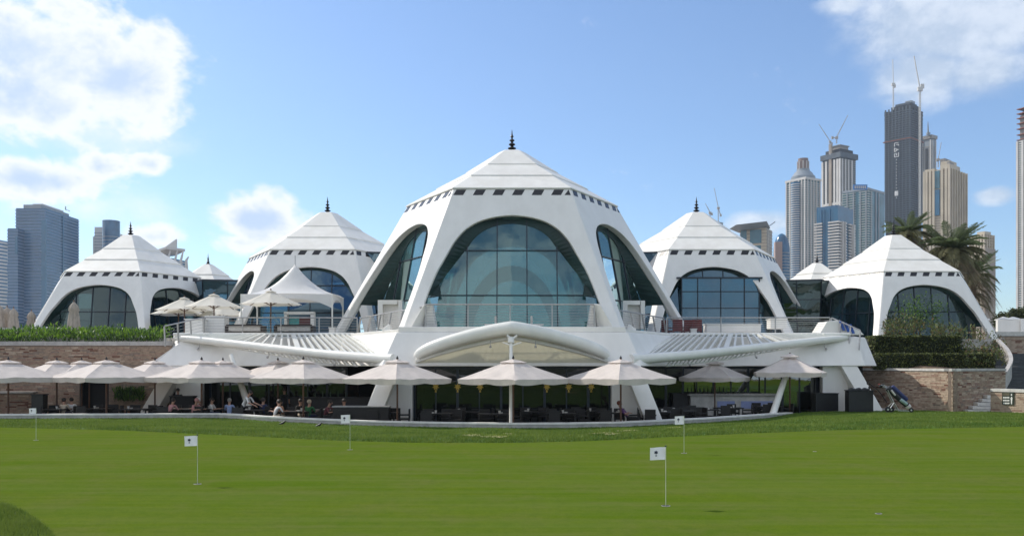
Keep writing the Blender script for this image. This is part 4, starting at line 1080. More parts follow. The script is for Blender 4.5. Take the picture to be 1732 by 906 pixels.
# ================================================================ brick walls
def brick_wall(root, A, B, z0, z1, n_obj=300, hole=None, L=.44, H=.088, seed=1, slope=None, keep=None, wts=(52,24,12,6,6)):
    """bricks laid on the front of the line A-B (xy); z1 may fall towards B when slope is set"""
    r2 = random.Random(seed); A = Vector((A[0], A[1], 0)); B = Vector((B[0], B[1], 0)); d = (B-A); LL = d.length; d.normalize(); n = Vector((d.y, -d.x, 0))
    ang = math.atan2(d.y, d.x)
    meshes = {}
    def bm_(k, l):
        key = (k, l)
        if key not in meshes: meshes[key] = MB().box((l/2, .03, H*.44), (l, .06, H*.86)).build('brick', M_brick[k], mesh_only=True)
        return meshes[key]
    items = []; row = 0; z = z0
    while z+H <= z1+.001:
        x = -r2.uniform(0, L)
        while x < LL:
            l = r2.choice((L, L, L*1.35, L*.7)); a, b = max(0, x), min(LL, x+l-.012)
            zt = z1 if not slope else lerp(z1, slope, (a+b)/2/LL)
            if b-a > .08 and z+H <= zt+.001 and not (hole and a < hole[1] and b > hole[0] and z+H > hole[2] and z < hole[3]) and (not keep or keep(A+d*a, z)):
                items.append((z, a, b-a, r2.choices(range(5), wts)[0], r2.uniform(-.006, .008)))
            x += l
        z += H; row += 1
    items.sort(key=lambda t_: -t_[0]); 
    full = [t_ for t_ in items if abs(t_[2]-(L-.012)) < .001][:n_obj]; fs = set(id(t_) for t_ in full); rest = [t_ for t_ in items if id(t_) not in fs]
    for z, a, l, k, off in full:
        p = A+d*a+n*(.03+off); inst('brick', bm_(k, l), root, (p.x-root.location.x, p.y-root.location.y, z-root.location.z), ang)
    if rest:
        mb = MB()
        for z, a, l, k, off in rest:
            mb.m = k; p = A+d*(a+l/2)+n*off; mb.box((p.x, p.y, z+H*.44), (l, .06, H*.86), rz=ang)
        mb.build('brickwork', M_brick, root, weld=False, kind='stuff')
    mb = MB(); segs = [(0, LL, z0, z1)] if not hole else [(0, hole[0], z0, z1), (hole[1], LL, z0, z1), (hole[0], hole[1], hole[3], z1)]
    for a, b, c, e in segs:
        p, q = A+d*a+n*.012, A+d*b+n*.012
        e2 = e if not slope else lerp(z1, slope, b/LL)
        mb.slab([(p.x,p.y,c),(q.x,q.y,c),(q.x,q.y,e2),(p.x,p.y,e)], -n*.3)
    mb.build('mortar_core', M_mortar, root)
def cap_stones(root, A, B, z, w=.5, h=.12, L=1.2, m=None, over=.08):
    A = Vector((*A, z)); B = Vector((*B, z)); d = (B-A).normalized(); n = Vector((d.y, -d.x, 0)); LL = (B-A).length; k = max(1, round(LL/L))
    for i in range(k):
        a, b = A+d*(LL*i/k+.005), A+d*(LL*(i+1)/k-.005)
        MB().slab([a+n*over, b+n*over, b-n*(w-over), a-n*(w-over)], (0,0,h)).build('coping_stone', m or M_cap, root)
lw = thing('brick_wall', 'long shaded tan brick wall with a dark doorway under the leafy planting', 'brick wall', (-27, 52.2, -1.25))
bx = lambda px, Y=52.2: (px-866)*Y/F
A0, B0 = (bx(-130), 52.2), (bx(290), 52.2)
zc_ = EYE+34*52.2/F
brick_wall(lw, A0, B0, -1.25, zc_, hole=(bx(135)-A0[0], bx(184)-A0[0], -1.25, EYE-26*52.2/F), seed=3)
cap_stones(lw, A0, B0, zc_, h=.24, w=.6)
MB().box((bx(160), 52.9, .1), (1.9,.5,2.7)).build('doorway', M_dark, lw)
MB().box((bx(138), 52.22, -.2), (.10,.12,2.1)).build('door_frame', M_mull, lw); MB().box((bx(147), 52.5, -.2), (.05,.1,2.1)).build('door_frame', M_wood, lw)
pw_ = thing('planter_wall', 'low brick planter wall with pale cap at the left end of the terrace', 'planter wall', (bx(10,49), 49.2, -1.25))
brick_wall(pw_, (bx(-130,49.2), 49.2), (bx(57,49.2), 49.2), -1.25, EYE-47*49.2/F, seed=5, n_obj=150)
cap_stones(pw_, (bx(-130,49.2), 49.2), (bx(57,49.2), 49.2), EYE-47*49.2/F, h=.1)
# left planting
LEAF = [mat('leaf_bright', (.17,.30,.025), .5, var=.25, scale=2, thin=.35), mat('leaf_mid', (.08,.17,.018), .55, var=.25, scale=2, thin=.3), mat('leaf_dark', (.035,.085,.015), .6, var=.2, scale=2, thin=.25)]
LEAFH = [mat('hedge_leaf_light', (.21,.23,.06), .6, var=.25, scale=3, thin=.2), mat('hedge_leaf_mid', (.07,.095,.022), .6, var=.25, scale=3, thin=.2), mat('hedge_leaf_dark', (.032,.048,.014), .7, var=.2, scale=3, thin=.15)]
LEAFD = [mat('dry_leaf_olive', (.15,.18,.05), .7, var=.25, scale=3, thin=.2), mat('dry_leaf_grey', (.08,.115,.035), .7, var=.25, scale=3, thin=.2), mat('dry_leaf_brown', (.20,.13,.06), .8, var=.2, scale=3, thin=.15)]
def leaves(mb, p, n, spread, size, up=.3, wts=(3,4,3), asp=.45):
    for i in range(n):
        q = Vector(p)+Vector((rnd.gauss(0, spread[0]), rnd.gauss(0, spread[1]), rnd.gauss(0, spread[2])))
        leaf(mb, q, size*rnd.uniform(.6, 1.3), up, wts, asp)
def leaf(mb, q, s, up=.3, wts=(3,4,3), asp=.45):
    d = Vector((rnd.gauss(0,1), rnd.gauss(0,1), rnd.gauss(up*2, .7))).normalized(); w = d.cross(Vector((rnd.gauss(0,1), rnd.gauss(0,1), rnd.gauss(0,1)))).normalized()*s*asp*.5
    mb.m = rnd.choices((0,1,2), wts)[0]
    mb.add([q, q+d*s*.5+w, q+d*s, q+d*s*.5-w], [(0,1,2,3)])
mb = MB()
for i in range(5200):
    px = rnd.uniform(-90, 272); x = bx(px, 53.0); y = rnd.uniform(52.6, 55.0); hgt = (.62+.30*noise.noise(Vector((x*.8, y*.8, 0))))
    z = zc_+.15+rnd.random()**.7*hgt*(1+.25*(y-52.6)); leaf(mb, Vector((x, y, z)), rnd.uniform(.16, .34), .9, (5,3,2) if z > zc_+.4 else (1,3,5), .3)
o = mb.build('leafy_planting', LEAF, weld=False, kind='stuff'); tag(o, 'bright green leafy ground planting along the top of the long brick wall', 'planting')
structure(MB().box((bx(90,54), 54.0, zc_-.2), (14.0,3.2,.6)).build('planting_soil', M_soil))
pp = thing('parapet_wall', 'low grey parapet wall behind the leafy planting at the left edge', 'parapet', P(40,560,55))
MB().box((bx(20,55.6), 55.6, 3.2), (7.4,.3,1.75)).build('wall_body', M_cap, pp); MB().box((bx(20,55.6), 55.6, 4.1), (7.5,.4,.07)).build('coping', M_conc, pp)
structure(MB().slab([(-66,54,ZD-.62),(-21.05,54,ZD-.62),(-21.05,57.5,ZD-.62),(-66,57.5,ZD-.62)], (0,0,.60)).build('left_terrace_paving', M_deck))
wt = thing('distant_marquee', 'low white tent roof seen through the leftmost arch', 'marquee', P(96,550,84))
mb = MB(); a, b, c = P(78,540,84), P(128,520,84), P(128,550,84); mb.slab([P(76,541,84), P(112,521,84), P(150,521,84), P(150,541,84)], (0,4,0)).slab([P(78,542,84.2), P(148,542,84.2), P(148,556,84.2), P(78,556,84.2)], (0,3,0)); mb.build('roof_skin', M_white, wt)
lp_ = thing('lamp_post', 'dark lamp post with two heads seen through the leftmost arch', 'lamp post', P(102,552,72)); a, b = P(102,556,72), P(102,521,72)
MB().tube([a, b], .05, 6).build('pole', M_black, lp_); MB().box(P(102,521,72), (.9,.3,.08)).build('lamp_head', M_black, lp_); MB().box(P(102,540,72), (.8,.3,.08)).build('bracket', M_black, lp_)
# plants beside the doorway inside, grasses in a planter
mb = MB()
for i in range(700):
    x = bx(rnd.uniform(192, 240), 51.6); leaf(mb, Vector((x, 51.8+rnd.uniform(-.25,.25), rnd.uniform(-.35,.35))), .35, 1.5, (1,4,5), .15)
o = mb.build('planter_grasses', LEAF, weld=False, kind='stuff'); tag(o, 'dark green upright grasses against the brick wall right of the doorway', 'planting')

# ================================================================ right : retaining walls, hedges, stairs
# wall with a sunlit slanting shadow
ZR = EYE-9*51/F
PA0 = ((1455-866)*57.6/F, 57.6)
PB1 = ((1700-866)*52.6/F, 52.6); PA1 = ((1612-866)*49.3/F, 49.3)
wa = thing('retaining_wall', 'brick retaining wall crossed by a slanting shadow beside the golf trolley', 'brick wall', (24, 52.5, -.85), 'planting bed walls')
brick_wall(wa, PA0, PA1, -.85, ZR, seed=8, wts=(25,14,4,4,53))  # mix weighted to pale bricks, standing in for sunlight on this face
cap_stones(wa, PA0, PA1, ZR, h=.14, w=.6, m=M_conc)
wb = thing('retaining_wall', 'shaded brick retaining wall turning back beside the lower steps', 'brick wall', (27, 51.5, -.85), 'planting bed walls')
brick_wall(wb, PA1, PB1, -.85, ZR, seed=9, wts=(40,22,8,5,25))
cap_stones(wb, PA1, PB1, ZR, h=.14, w=.6, m=M_cap)
cu_ = thing('curved_kerb_wall', 'pale rising kerb curving from the retaining wall up to the tent leg', 'low wall', (29, 54, 1.4))
path = crom([Vector((PB1[0], PB1[1], ZR-.2)), P(1710,612,54.0), P(1704,594,55.5), P(1688,577,57.6)], 4)
mb = MB()
for a, b in zip(path, path[1:]):
    n = Vector((-(b-a).y, (b-a).x, 0)).normalized()*.11; mb.slab([a+n, a-n, b-n, b+n], (0,0,.14))
mb.build('kerb_body', M_cap, cu_)
mb = MB()
for a, b in zip(path, path[1:]): mb.slab([(a.x, a.y, max(-.85, a.z-.9)), (b.x, b.y, max(-.85, b.z-.9)), (b.x, b.y, b.z+.01), (a.x, a.y, a.z+.01)], (.12, .12, 0))
mb.build('wall_body', M_cap, cu_)
# sloped bed of soil
bed = [Vector((PA0[0],PA0[1],ZR+.05)), Vector((PA1[0]-.1,PA1[1]+.25,ZR+.05)), Vector((PB1[0]-.2,PB1[1]+.3,ZR+.05))]
mb = MB(); rowf = [Vector((23.0,56.1,ZR)), Vector((24.6,49.6,ZR)), Vector((28.9,53.0,ZR))]; rowb = [Vector((22.0,59.6,3.1)), Vector((26,59.8,3.45)), Vector((30.6,60.0,3.45))]
G = 10
G2 = 2.4
g = [[(rowf[0].lerp(rowf[1], u*2) if u < .5 else rowf[1].lerp(rowf[2], u*2-1)).lerp(rowb[0].lerp(rowb[1], u*2) if u < .5 else rowb[1].lerp(rowb[2], u*2-1), v)-Vector((0,0,1.95*(v-v**G2)+.1)) for v in [j/G for j in range(G+1)]] for u in [i/G for i in range(G+1)]]
mb.add([p+Vector((0,0,.04*noise.noise(p))) for r_ in g for p in r_], [(i*(G+1)+j, (i+1)*(G+1)+j, (i+1)*(G+1)+j+1, i*(G+1)+j+1) for i in range(G) for j in range(G)])
structure(mb.build('planting_mound', M_soil, smooth='all'))
def hedge(label, px0, px1, py0, py1, Y, depth, n, seedx=0, group='clipped box hedges'):
    a, b = P(px0, py0, Y), P(px1, py1, Y); root = thing('clipped_hedge', label, 'hedge', ((a.x+b.x)/2, Y+depth/2, b.z), group)
    c = Vector(((a.x+b.x)/2, Y+depth/2, (a.z+b.z)/2)); w, h = b.x-a.x, a.z-b.z
    MB().box(c, (w-.16, depth-.16, h-.12)).build('twig_core', mat('hedge_core', (.012,.016,.008), .9), root)
    mb = MB()
    for i in range(n):
        f = rnd.random()
        if f < .6: p = Vector((rnd.uniform(a.x, b.x), Y+abs(rnd.gauss(0,.05)), rnd.uniform(b.z, a.z)))
        elif f < .9: p = Vector((rnd.uniform(a.x, b.x), rnd.uniform(Y, Y+depth), a.z-abs(rnd.gauss(0,.05))))
        else: p = Vector((rnd.choice((a.x, b.x)), rnd.uniform(Y, Y+depth), rnd.uniform(b.z, a.z)))
        p += Vector((1,1,1))*.05*noise.noise(p*2.2)
        leaf(mb, p, rnd.uniform(.07,.14), .2, (3,4,3) if p.z > a.z-.12 else (2,4,4), .7)
    mb.build('leaves', LEAFH, root, weld=False)
hedge('lower clipped hedge directly on top of the retaining wall', 1489, 1683, 598, 625, 54.9, 1.3, 9000)
hedge('upper clipped hedge, behind and above the lower one', 1479, 1627, 568, 600, 56.4, 1.5, 9000)
mb = MB()
for i in range(4400):
    u, v = rnd.random(), rnd.random()**.8; px = lerp(1492, 1700, u); top_ = 547+ (0 if px < 1610 else (px-1610)*.42)-(8*math.sin((px-1490)*.045)); bot_ = 572 if px < 1628 else 615
    Y = lerp(59.4, 57.6, v) if px < 1630 else lerp(59, 54.6, v); py = lerp(top_, bot_, v)+rnd.gauss(0, 3)
    if noise.noise(Vector((px*.05, py*.07, 0))) < -.28: continue
    leaf(mb, P(px, py, Y)+Vector((0,0,rnd.random()**3*.5)), rnd.uniform(.10,.24), .6, (4,4,2), .4)
o = mb.build('dry_shrub_planting', LEAFD, weld=False, kind='stuff'); tag(o, 'olive and brown flowering shrubs on the mound above the clipped hedges', 'planting')
for px, py, Y, w in ((1545,560,60.4,'left of the tent arch centre'),(1575,556,61.2,'in the middle of the tent arch')):
    root = thing('garden_shrub', 'leafy green shrub before the right tent glass, '+w, 'shrub', P(px, py+8, Y), 'shrubs before the right arch'); mb = MB()
    for k in range(9):
        c = P(px+rnd.uniform(-22,22), py-rnd.uniform(10,48), Y+rnd.uniform(-.5,.5)); leaves(mb, c, 55, (.32,.3,.3), .16, .4, (2,4,3))
    mb.build('foliage', LEAF, root, weld=False)
    MB().tube([P(px,py+8,Y), P(px+3,py-26,Y)], [.05,.02], 6).build('stem', M_wood, root)
# lower steps and sign wall
st = thing('lower_steps', 'short flight of pale stone steps between the retaining wall and the sign wall', 'steps', (26.5, 50.5, -.85))
for i in range(5):
    xl = ((1628+i*13.5)-866)*49.9/F; xr = 27.6; zz = -.85+i*.19
    MB().box(((xl+xr)/2, 49.3+i*.34+.9, zz+.085), (xr-xl, 1.8, .165)).build('step', M_conc, st)
sw = thing('sign_wall', 'sunlit pale brick wall end carrying a small dark direction sign', 'brick wall', (28.6, 48.8, -.85))
Ys = 49.2; xa, xb = (1676-866)*Ys/F, 33.0; ztop = EYE-42*Ys/F
brick_wall(sw, (xa, Ys), (xa+1.9, Ys-4.67), -.85, ztop-.05, seed=12, n_obj=220, wts=(12,12,0,4,72))  # mostly pale bricks, so part of the sunlight is in the colour
cap_stones(sw, (xa, Ys), (xa+1.9, Ys-4.67), ztop-.05, h=.16, w=.5, m=M_conc, over=.05)
sg_ = thing('direction_sign', 'dark green sign board with three pale text bars and a white figure', 'sign', P(1707,684,48.9))
def sp(px, py, dy=0):
    k = (px-866)/F; tt = (k*Ys-xa)/(1+2.456*k); v = P(px, py, Ys-2.456*tt); return v+Vector((-.926,-.377,0))*(.09+dy)
MB().slab([sp(1697,684), sp(1716.5,684), sp(1716.5,662.5), sp(1697,662.5)], (.037,.015,0)).build('board', mat('sign_green', (.035,.05,.035), .5), sg_)
MB().slab([sp(1698.6,668.5,.006), sp(1709.5,668.5,.006), sp(1709.5,663.8,.006), sp(1698.6,663.8,.006)], (.0046,.0019,0)).build('emblem_patch', mat('sign_olive', (.12,.11,.07), .6), sg_)
M_sw = mat('sign_white', (.8,.8,.76), .5, var=.02)
for k in range(3):
    y_ = 670.6+k*4.8
    for j in range(4): MB().slab([sp(1699+j*2.7,y_+2.4,.008), sp(1701.2+j*2.7,y_+2.4,.008), sp(1701.2+j*2.7,y_,.008), sp(1699+j*2.7,y_,.008)], (.0046,.0019,0)).build('text_bar', M_sw, sg_)
fg = [sp(1712.2,683,.008), sp(1713.8,683,.008), sp(1714.2,676,.008), sp(1714.6,673,.008), sp(1713.6,670.5,.008), sp(1712.4,670.5,.008), sp(1711.4,673,.008), sp(1711.8,676,.008)]
MB().slab(fg, (.0046,.0019,0)).build('figure', M_sw, sg_); MB().slab([sp(1713+1.1*math.cos(a),667+1.9*math.sin(a),.008) for a in [k*math.pi/4 for k in range(8)]], (.0046,.0019,0)).build('figure_head', M_sw, sg_)
# big stairs
M_tread = mat('dark_granite_tread', (.06,.065,.07), .6, var=.15)
bs = thing('upper_stairs', 'wide dark stairs rising at the right edge behind the sign wall', 'stairs', (32, 55, -.85))
for i in range(16):
    MB().box((34.2, 53.4+i*.36+2, -.85+i*.215+.1), (7.6-.0, 4.2, .205)).build('step', M_tread, bs)
ub = thing('upper_terrace_wall', 'pale brick upper wall with white parapet at the right edge', 'brick wall', (34, 61.2, 1.6))
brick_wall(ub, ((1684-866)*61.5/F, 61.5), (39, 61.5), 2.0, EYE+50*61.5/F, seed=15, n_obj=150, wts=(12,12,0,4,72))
cap_stones(ub, ((1684-866)*61.5/F, 61.5), (39, 61.5), EYE+50*61.5/F, h=.30, w=.5, m=M_conc)
wp_ = thing('white_parapet', 'white garden parapet wall before the low trees at the right edge', 'parapet', P(1712,555,70))
a = P(1686,556,70); b = P(1790,541,70); MB().box(((a.x+b.x)/2,70,(3.5+b.z)/2), (b.x-a.x,.3,b.z-3.5)).build('wall_body', M_white, wp_)
MB().box((a.x+1.9,69.9,(3.5+b.z)/2+.05), (.35,.4,b.z-3.4)).build('pillar', M_white, wp_)
for px, lab in ((1640,'flat white parasol top behind the right tent leg, nearest the leg'),(1659,'flat white parasol top seen inside the right tent leg'),(1697,'flat white parasol top just right of the tent leg'),(1713,'flat white parasol top at the right edge before the trees')):
    c = P(px, 541, 74); root = thing('small_parasol', lab, 'parasol', (c.x, c.y, 3.5), 'flat topped parasols at the right')
    MB().lathe([(.72,0),(.70,.06),(.1,.26),(.01,.28)], c, 8).build('canopy', M_white, root); MB().tube([(c.x,c.y,3.5), c+Vector((0,0,.1))], .04, 6).build('pole', M_black, root)
hr = thing('handrail', 'thin bent metal handrail at the head of the upper stairs', 'handrail', P(1693,590,59)); 
MB().tube(crom([P(1694,588,59), P(1692,576,59), P(1695,571,59), P(1699,576,59), P(1699,584,59)], 4), .03, 6).build('rail', M_steel, hr)

# ================================================================ golf trolley
gt = thing('golf_trolley', 'three wheeled golf trolley carrying a blue and grey bag, leaning on the grass edge', 'golf trolley', P(1515,697,48.2))
def g_(x, z, y=0): return P(x, z, 48.2)+Vector((0, y, 0))
M_al = mat('aluminium', (.62,.62,.62), .3, metal=.7, var=.04); M_tyre = mat('black_tyre', (.015,.015,.016), .7)
for px, py, y, r_ in ((1498,691.5,-.28,.155),(1511,692.5,.28,.16),(1541,693,0,.13)):
    c = g_(px, py, y); root = MB().lathe([(r_*.78,-.03),(r_,-.025),(r_,.025),(r_*.78,.03)], (0,0,0), 18, Matrix.Rotation(R(90),4,'X')).build('wheel', M_tyre, gt, smooth=35); root.location = c-gt.location
    me = root.data
    for v in me.vertices: v.co += gt.location
    hubs = MB().lathe([(.05,-.035),(.05,.035)], (0,0,0), 8, Matrix.Rotation(R(90),4,'X'))
    for k in range(6): a = k*math.pi/3; hubs.bar((0,0,0), (math.cos(a)*r_*.8, 0, math.sin(a)*r_*.8), .02, .02)
    h = hubs.build('rim', M_al); h.parent = root
mb = MB(); mb.tube([g_(1466,646), g_(1470,644), g_(1471,649), g_(1467,650), g_(1466,646)], .02, 6); mb.tube([g_(1470,648), g_(1484,658), g_(1492,668), g_(1500,680)], .022, 6); mb.tube([g_(1470,653), g_(1470,662)], .04, 6)
mb.build('handle', M_black, gt)
mb = MB()
for y in (-.12,.12): mb.tube([g_(1500,659,y), g_(1508,676,y), g_(1519,694,y)], .022, 6).tube([g_(1510,681,y), g_(1501,692,y*2)], .02, 6)
mb.tube([g_(1519,694), g_(1540,695)], .02, 6).tube([g_(1498,691.5,-.28), g_(1511,692.5,.28)], .016, 6); mb.build('frame', M_al, gt)
def bagseg(a, b, ra, rb, m, name):
    a, b = Vector(a), Vector(b); MB().tube([a, a.lerp(b,.05), a.lerp(b,.95), b], [ra*.9, ra, rb, rb*.85], 14).build(name, m, gt, smooth=40)
M_bagblue = mat('bag_blue', (.02,.03,.12), .5, var=.2, scale=20); M_bagblack = mat('bag_black', (.02,.02,.024), .5, var=.2)
bagseg(g_(1501,655), g_(1536,687), .17, .15, M_bagblack, 'bag'); bagseg(g_(1508,653,-.05), g_(1533,676,-.05), .12, .13, M_bagblue, 'side_pocket'); bagseg(g_(1521,675,-.16), g_(1532,683,-.16), .09, .09, mat('bag_mint', (.36,.48,.47), .5), 'ball_pocket')
bagseg(g_(1505,659,-.17), g_(1512,668,-.17), .05, .05, M_cush, 'towel')
bagseg(g_(1534,685,-.05), g_(1537,689,-.05), .155, .14, M_cush, 'bag_base')
for k in range(7):
    a = g_(1501+rnd.uniform(-2,2), 655+rnd.uniform(-2,2), rnd.uniform(-.09,.09)); b = a+Vector((-rnd.uniform(.2,.42), rnd.uniform(-.06,.06), rnd.uniform(.02,.16)))
    r_ = MB().tube([a, b], .012, 5).build('club', M_al, gt); MB().ball(b, .055, 6, (1.3,.9,.8)).build('club_head', [M_black, mat('head_cover_red', (.25,.05,.04), .7), M_bagblack][k % 3], r_)

# ================================================================ putting flags, holes, birds
M_flag = mat('white_flag_cloth', (.80,.80,.82), .8, var=.03, scale=6, thin=.12); M_ink = mat('flag_print', (.03,.04,.07), .7)
def flag(px, py, ytop, w, h, label, ground, side=-1, print_=True):
    b = ground; k = b.y/F; H = (py-ytop)*k; root = thing('putting_flag', label, 'flag', b, 'practice green flags')
    MB().tube([b+Vector((0,0,-.02)), b+Vector((0,0,H))], max(.0045, .55*k*.55), 6).build('stick', mat('flag_stick', (.62,.66,.50), .5), root)
    MB().ball(b+Vector((0,0,H)), .012, 6).build('tip', M_black, root)
    W_, Hh = w*k, h*k; N = 10; vs = []
    for i in range(N+1):
        u = i/N
        for j in (0, 1, 2):
            vs.append(b+Vector((side*W_*u, math.sin(u*5+j*.5)*.03*(.3+u)+.012*math.sin(j*1.5+u*7), H-.012-Hh*j/2-.02*u*H*.3)))
    mb = MB().add(vs, [(i*3+j, (i+1)*3+j, (i+1)*3+j+1, i*3+j+1) for i in range(N) for j in (0,1)]); mb.build('cloth', M_flag, root, smooth='all')
    if print_:
        c = b+Vector((side*W_*.62, -.024, H-.02-Hh*.36)); pts = []
        for k2 in range(12):
            a = 2*math.pi*k2/12; r_ = Hh*(.17 if k2 % 2 else .10); pts.append(c+Vector((math.cos(a)*r_*1.1, 0, math.sin(a)*r_)))
        MB().slab(pts, (0,.002,0)).build('palm_mark', M_ink, root); c2 = c-Vector((0,0,Hh*.26)); s_ = Hh*.05
        MB().slab([c2+Vector((-s_,0,-s_)), c2+Vector((s_,0,-s_)), c2+Vector((s_,0,s_)), c2+Vector((-s_,0,s_))], (0,.002,0)).build('trunk_mark', M_ink, root)
    return root
def hole(p, r_=.054):
    mb = MB(); n = 20; vs = []
    for rr_, z in ((r_+.004,.004),(r_,.005),(r_,-.0)):
        for j in range(n): a = 2*math.pi*j/n; vs.append(p+Vector((rr_*math.cos(a), rr_*math.sin(a), z)))
    mb.add(vs, [(i*n+j, i*n+(j+1) % n, (i+1)*n+(j+1) % n, (i+1)*n+j) for i in range(2) for j in range(n)]); mb.m = 1
    mb.add([p+Vector((r_*math.cos(2*math.pi*j/n), r_*math.sin(2*math.pi*j/n), .003)) for j in range(n)], [tuple(range(n))])
    return mb
for px, py, yt, w, h, lab in ((1126,855,754,27,21,'nearest practice flag, largest, right of centre'),(334,818,735,21,17,'practice flag left of centre with a dark palm print'),
        (1157,766,702,16,14,'practice flag right of centre near the far edge'),(592,760,700,15,14,'practice flag left of the centre mast near the far edge'),(61,744,689,11,9,'smallest practice flag at the far left of the green')):
    g0 = PZ(px, py, 0) ; 
    flag(px, py, yt, w, h, lab, g0)
    o = hole(g0).build('golf_hole', [M_cush, M_dark], weld=False); tag(o, 'white hole under the '+lab.split(',')[0], 'golf hole', 'holes on the practice green')
for px, py, lab in ((1486,868,'empty white rimmed hole near the lower right of the green'),(1378,763,'empty far hole on the right part of the green')):
    o = hole(PZ(px, py, 0), .035).build('golf_hole', [M_cush, M_dark], weld=False); tag(o, lab, 'golf hole', 'holes on the practice green')
def bird(px, v, rz, label):
    p = lawn_pt(px, v)+Vector((0,0,.02)); root = thing('myna_bird', label, 'bird', p, 'birds on the rough')
    mb = MB().tube([p+Vector((-.15,0,.07)), p+Vector((-.08,0,.09)), p+Vector((0,0,.11)), p+Vector((.06,0,.15)), p+Vector((.09,0,.19)), p+Vector((.11,0,.20)), p+Vector((.15,0,.19))], [.012,.03,.05,.042,.028,.026,.004], 8); mb.build('body', M_black, root, smooth=60)
    for s in (-.02,.02): MB().tube([p+Vector((.0,s,.08)), p+Vector((.01,s,-.02))], .006, 4).build('leg', mat('bird_leg', (.4,.25,.03), .6), root)
    MB().slab([p+Vector((-.12,-.045,.09)), p+Vector((.04,-.05,.13)), p+Vector((.02,-.05,.08))], (0,.012,0)).build('wing', M_black, root)
    MB().tube([p+Vector((.13,0,.195)), p+Vector((.165,0,.185))], [.01,.002], 5).build('beak', mat('bird_beak', (.5,.3,.03), .5), root)
    return root
bird(478, .70, 0, 'small dark bird on the rough grass, the left of two'); bird(539, .62, 0, 'small dark bird on the rough grass, the right of two')
# ================================================================ palms and trees
M_trunk = mat('palm_trunk', (.12,.08,.05), .9, var=.3, scale=8, bump=.6, bscale=20)
M_frond = [mat('frond_green', (.13,.17,.075), .55, var=.25, scale=.7, thin=.25), mat('frond_olive', (.18,.175,.09), .6, var=.25, scale=.7, thin=.25), mat('frond_dry', (.25,.20,.13), .7, var=.25, scale=.7, thin=.2)]
def frond(L, rise, droop, m, seed):
    r2 = random.Random(seed); mb = MB(); N = 16; pts = []
    for i in range(N+1):
        u = i/N; pts.append(Vector((L*u*(1-.18*u*droop), 0, L*(rise*u-droop*.62*u*u))))
    mb.tube(pts, [.035*(1-.8*i/N) for i in range(N+1)], 4)
    for i in range(2, int(N*3.4)):
        k = i/3.4; j = int(k); u = k/N; p = pts[j].lerp(pts[min(j+1, N)], k-j); d = (pts[min(j+1, N)]-pts[max(j-1, 0)]).normalized()
        ln = L*.19*(math.sin(math.pi*min(1, u*.92+.10))**.6)*r2.uniform(.8, 1.15)
        for s in (-1, 1):
            v = (Vector((0, s, 0))*.78+d*.6+Vector((0,0,r2.uniform(.0,.35)-droop*.25))).normalized(); w = d*.0125*L/3.4+Vector((0,0,.003))
            q = p+v*ln+Vector((0,0,-ln*.22*droop)); mb.add([p-w, p+w, p+v*ln*.55+w*1.1, q], [(0,1,2,3)])
    return mb.build('frond', m, mesh_only=True, weld=False)
FR = [frond(3.1,.95,.55,M_frond[0],1), frond(3.4,.70,.9,M_frond[0],2), frond(3.5,.35,1.1,M_frond[1],3), frond(3.3,-.05,1.0,M_frond[1],4), frond(3.0,-.75,.6,M_frond[2],5)]
def palm(label, px, py, Y, n, sc, skirt=0, lean=0):
    c = P(px, py, Y); root = thing('date_palm', label, 'palm tree', (c.x+lean, Y, 3.4 if px > 866 else -1.3), 'date palms'); r2 = random.Random(px)
    b = Vector((c.x+lean, Y, root.location.z)); pts = [b.lerp(c, i/10)+Vector((.06*math.sin(i*1.3),0,0)) for i in range(11)]
    mb = MB(); rr = []; pp = []
    for i in range(41):
        u = i/40; p = b.lerp(c, u); pp.append(p); rr.append((.24 if i % 2 else .205)*(1+.25*(u > .85)))
    mb.tube(pp, rr, 10); mb.build('trunk', M_trunk, root, smooth=60)
    mbh = MB()
    for i in range(60):
        a = r2.uniform(0, 6.28); z = r2.uniform(-1.3, .1); p = c+Vector((math.cos(a)*.24, math.sin(a)*.24, z)); mbh.bar(p, p+Vector((math.cos(a)*.25, math.sin(a)*.25, .3)), .07, .03)
    mbh.build('frond_stubs', M_trunk, root)
    for i in range(n):
        u = i/n; k = min(4, int(u*5)); a = i*2.399963+r2.uniform(-.3,.3)
        m = FR[k]; s_ = sc*r2.uniform(.85, 1.12)
        inst('frond', m, root, c-root.location+Vector((0,0,-.5*u)), rot=(r2.uniform(-.25,.25), -r2.uniform(-.10,.18)+.0, a), scale=(s_,)*3)
    for i in range(skirt):
        a = r2.uniform(-1.2, 1.2) if i % 3 else r2.uniform(0, 6.28); z = r2.uniform(-4.2, -.6)
        inst('frond', FR[3+(i % 2)], root, c-root.location+Vector((.15*math.cos(a),.15*math.sin(a),z)), rot=(r2.uniform(-.3,.3), r2.uniform(.0,.35), a), scale=(sc*.8,)*3)
    return root
palm('date palm behind the right tent spire', 1536, 392, 76, 70, .74, 4)
palm('largest date palm with drooping fronds on the right tent roof side', 1612, 420, 74, 95, .92, 26)
palm('date palm with ragged hanging fronds right of the tent leg', 1646, 462, 77, 70, .80, 22)
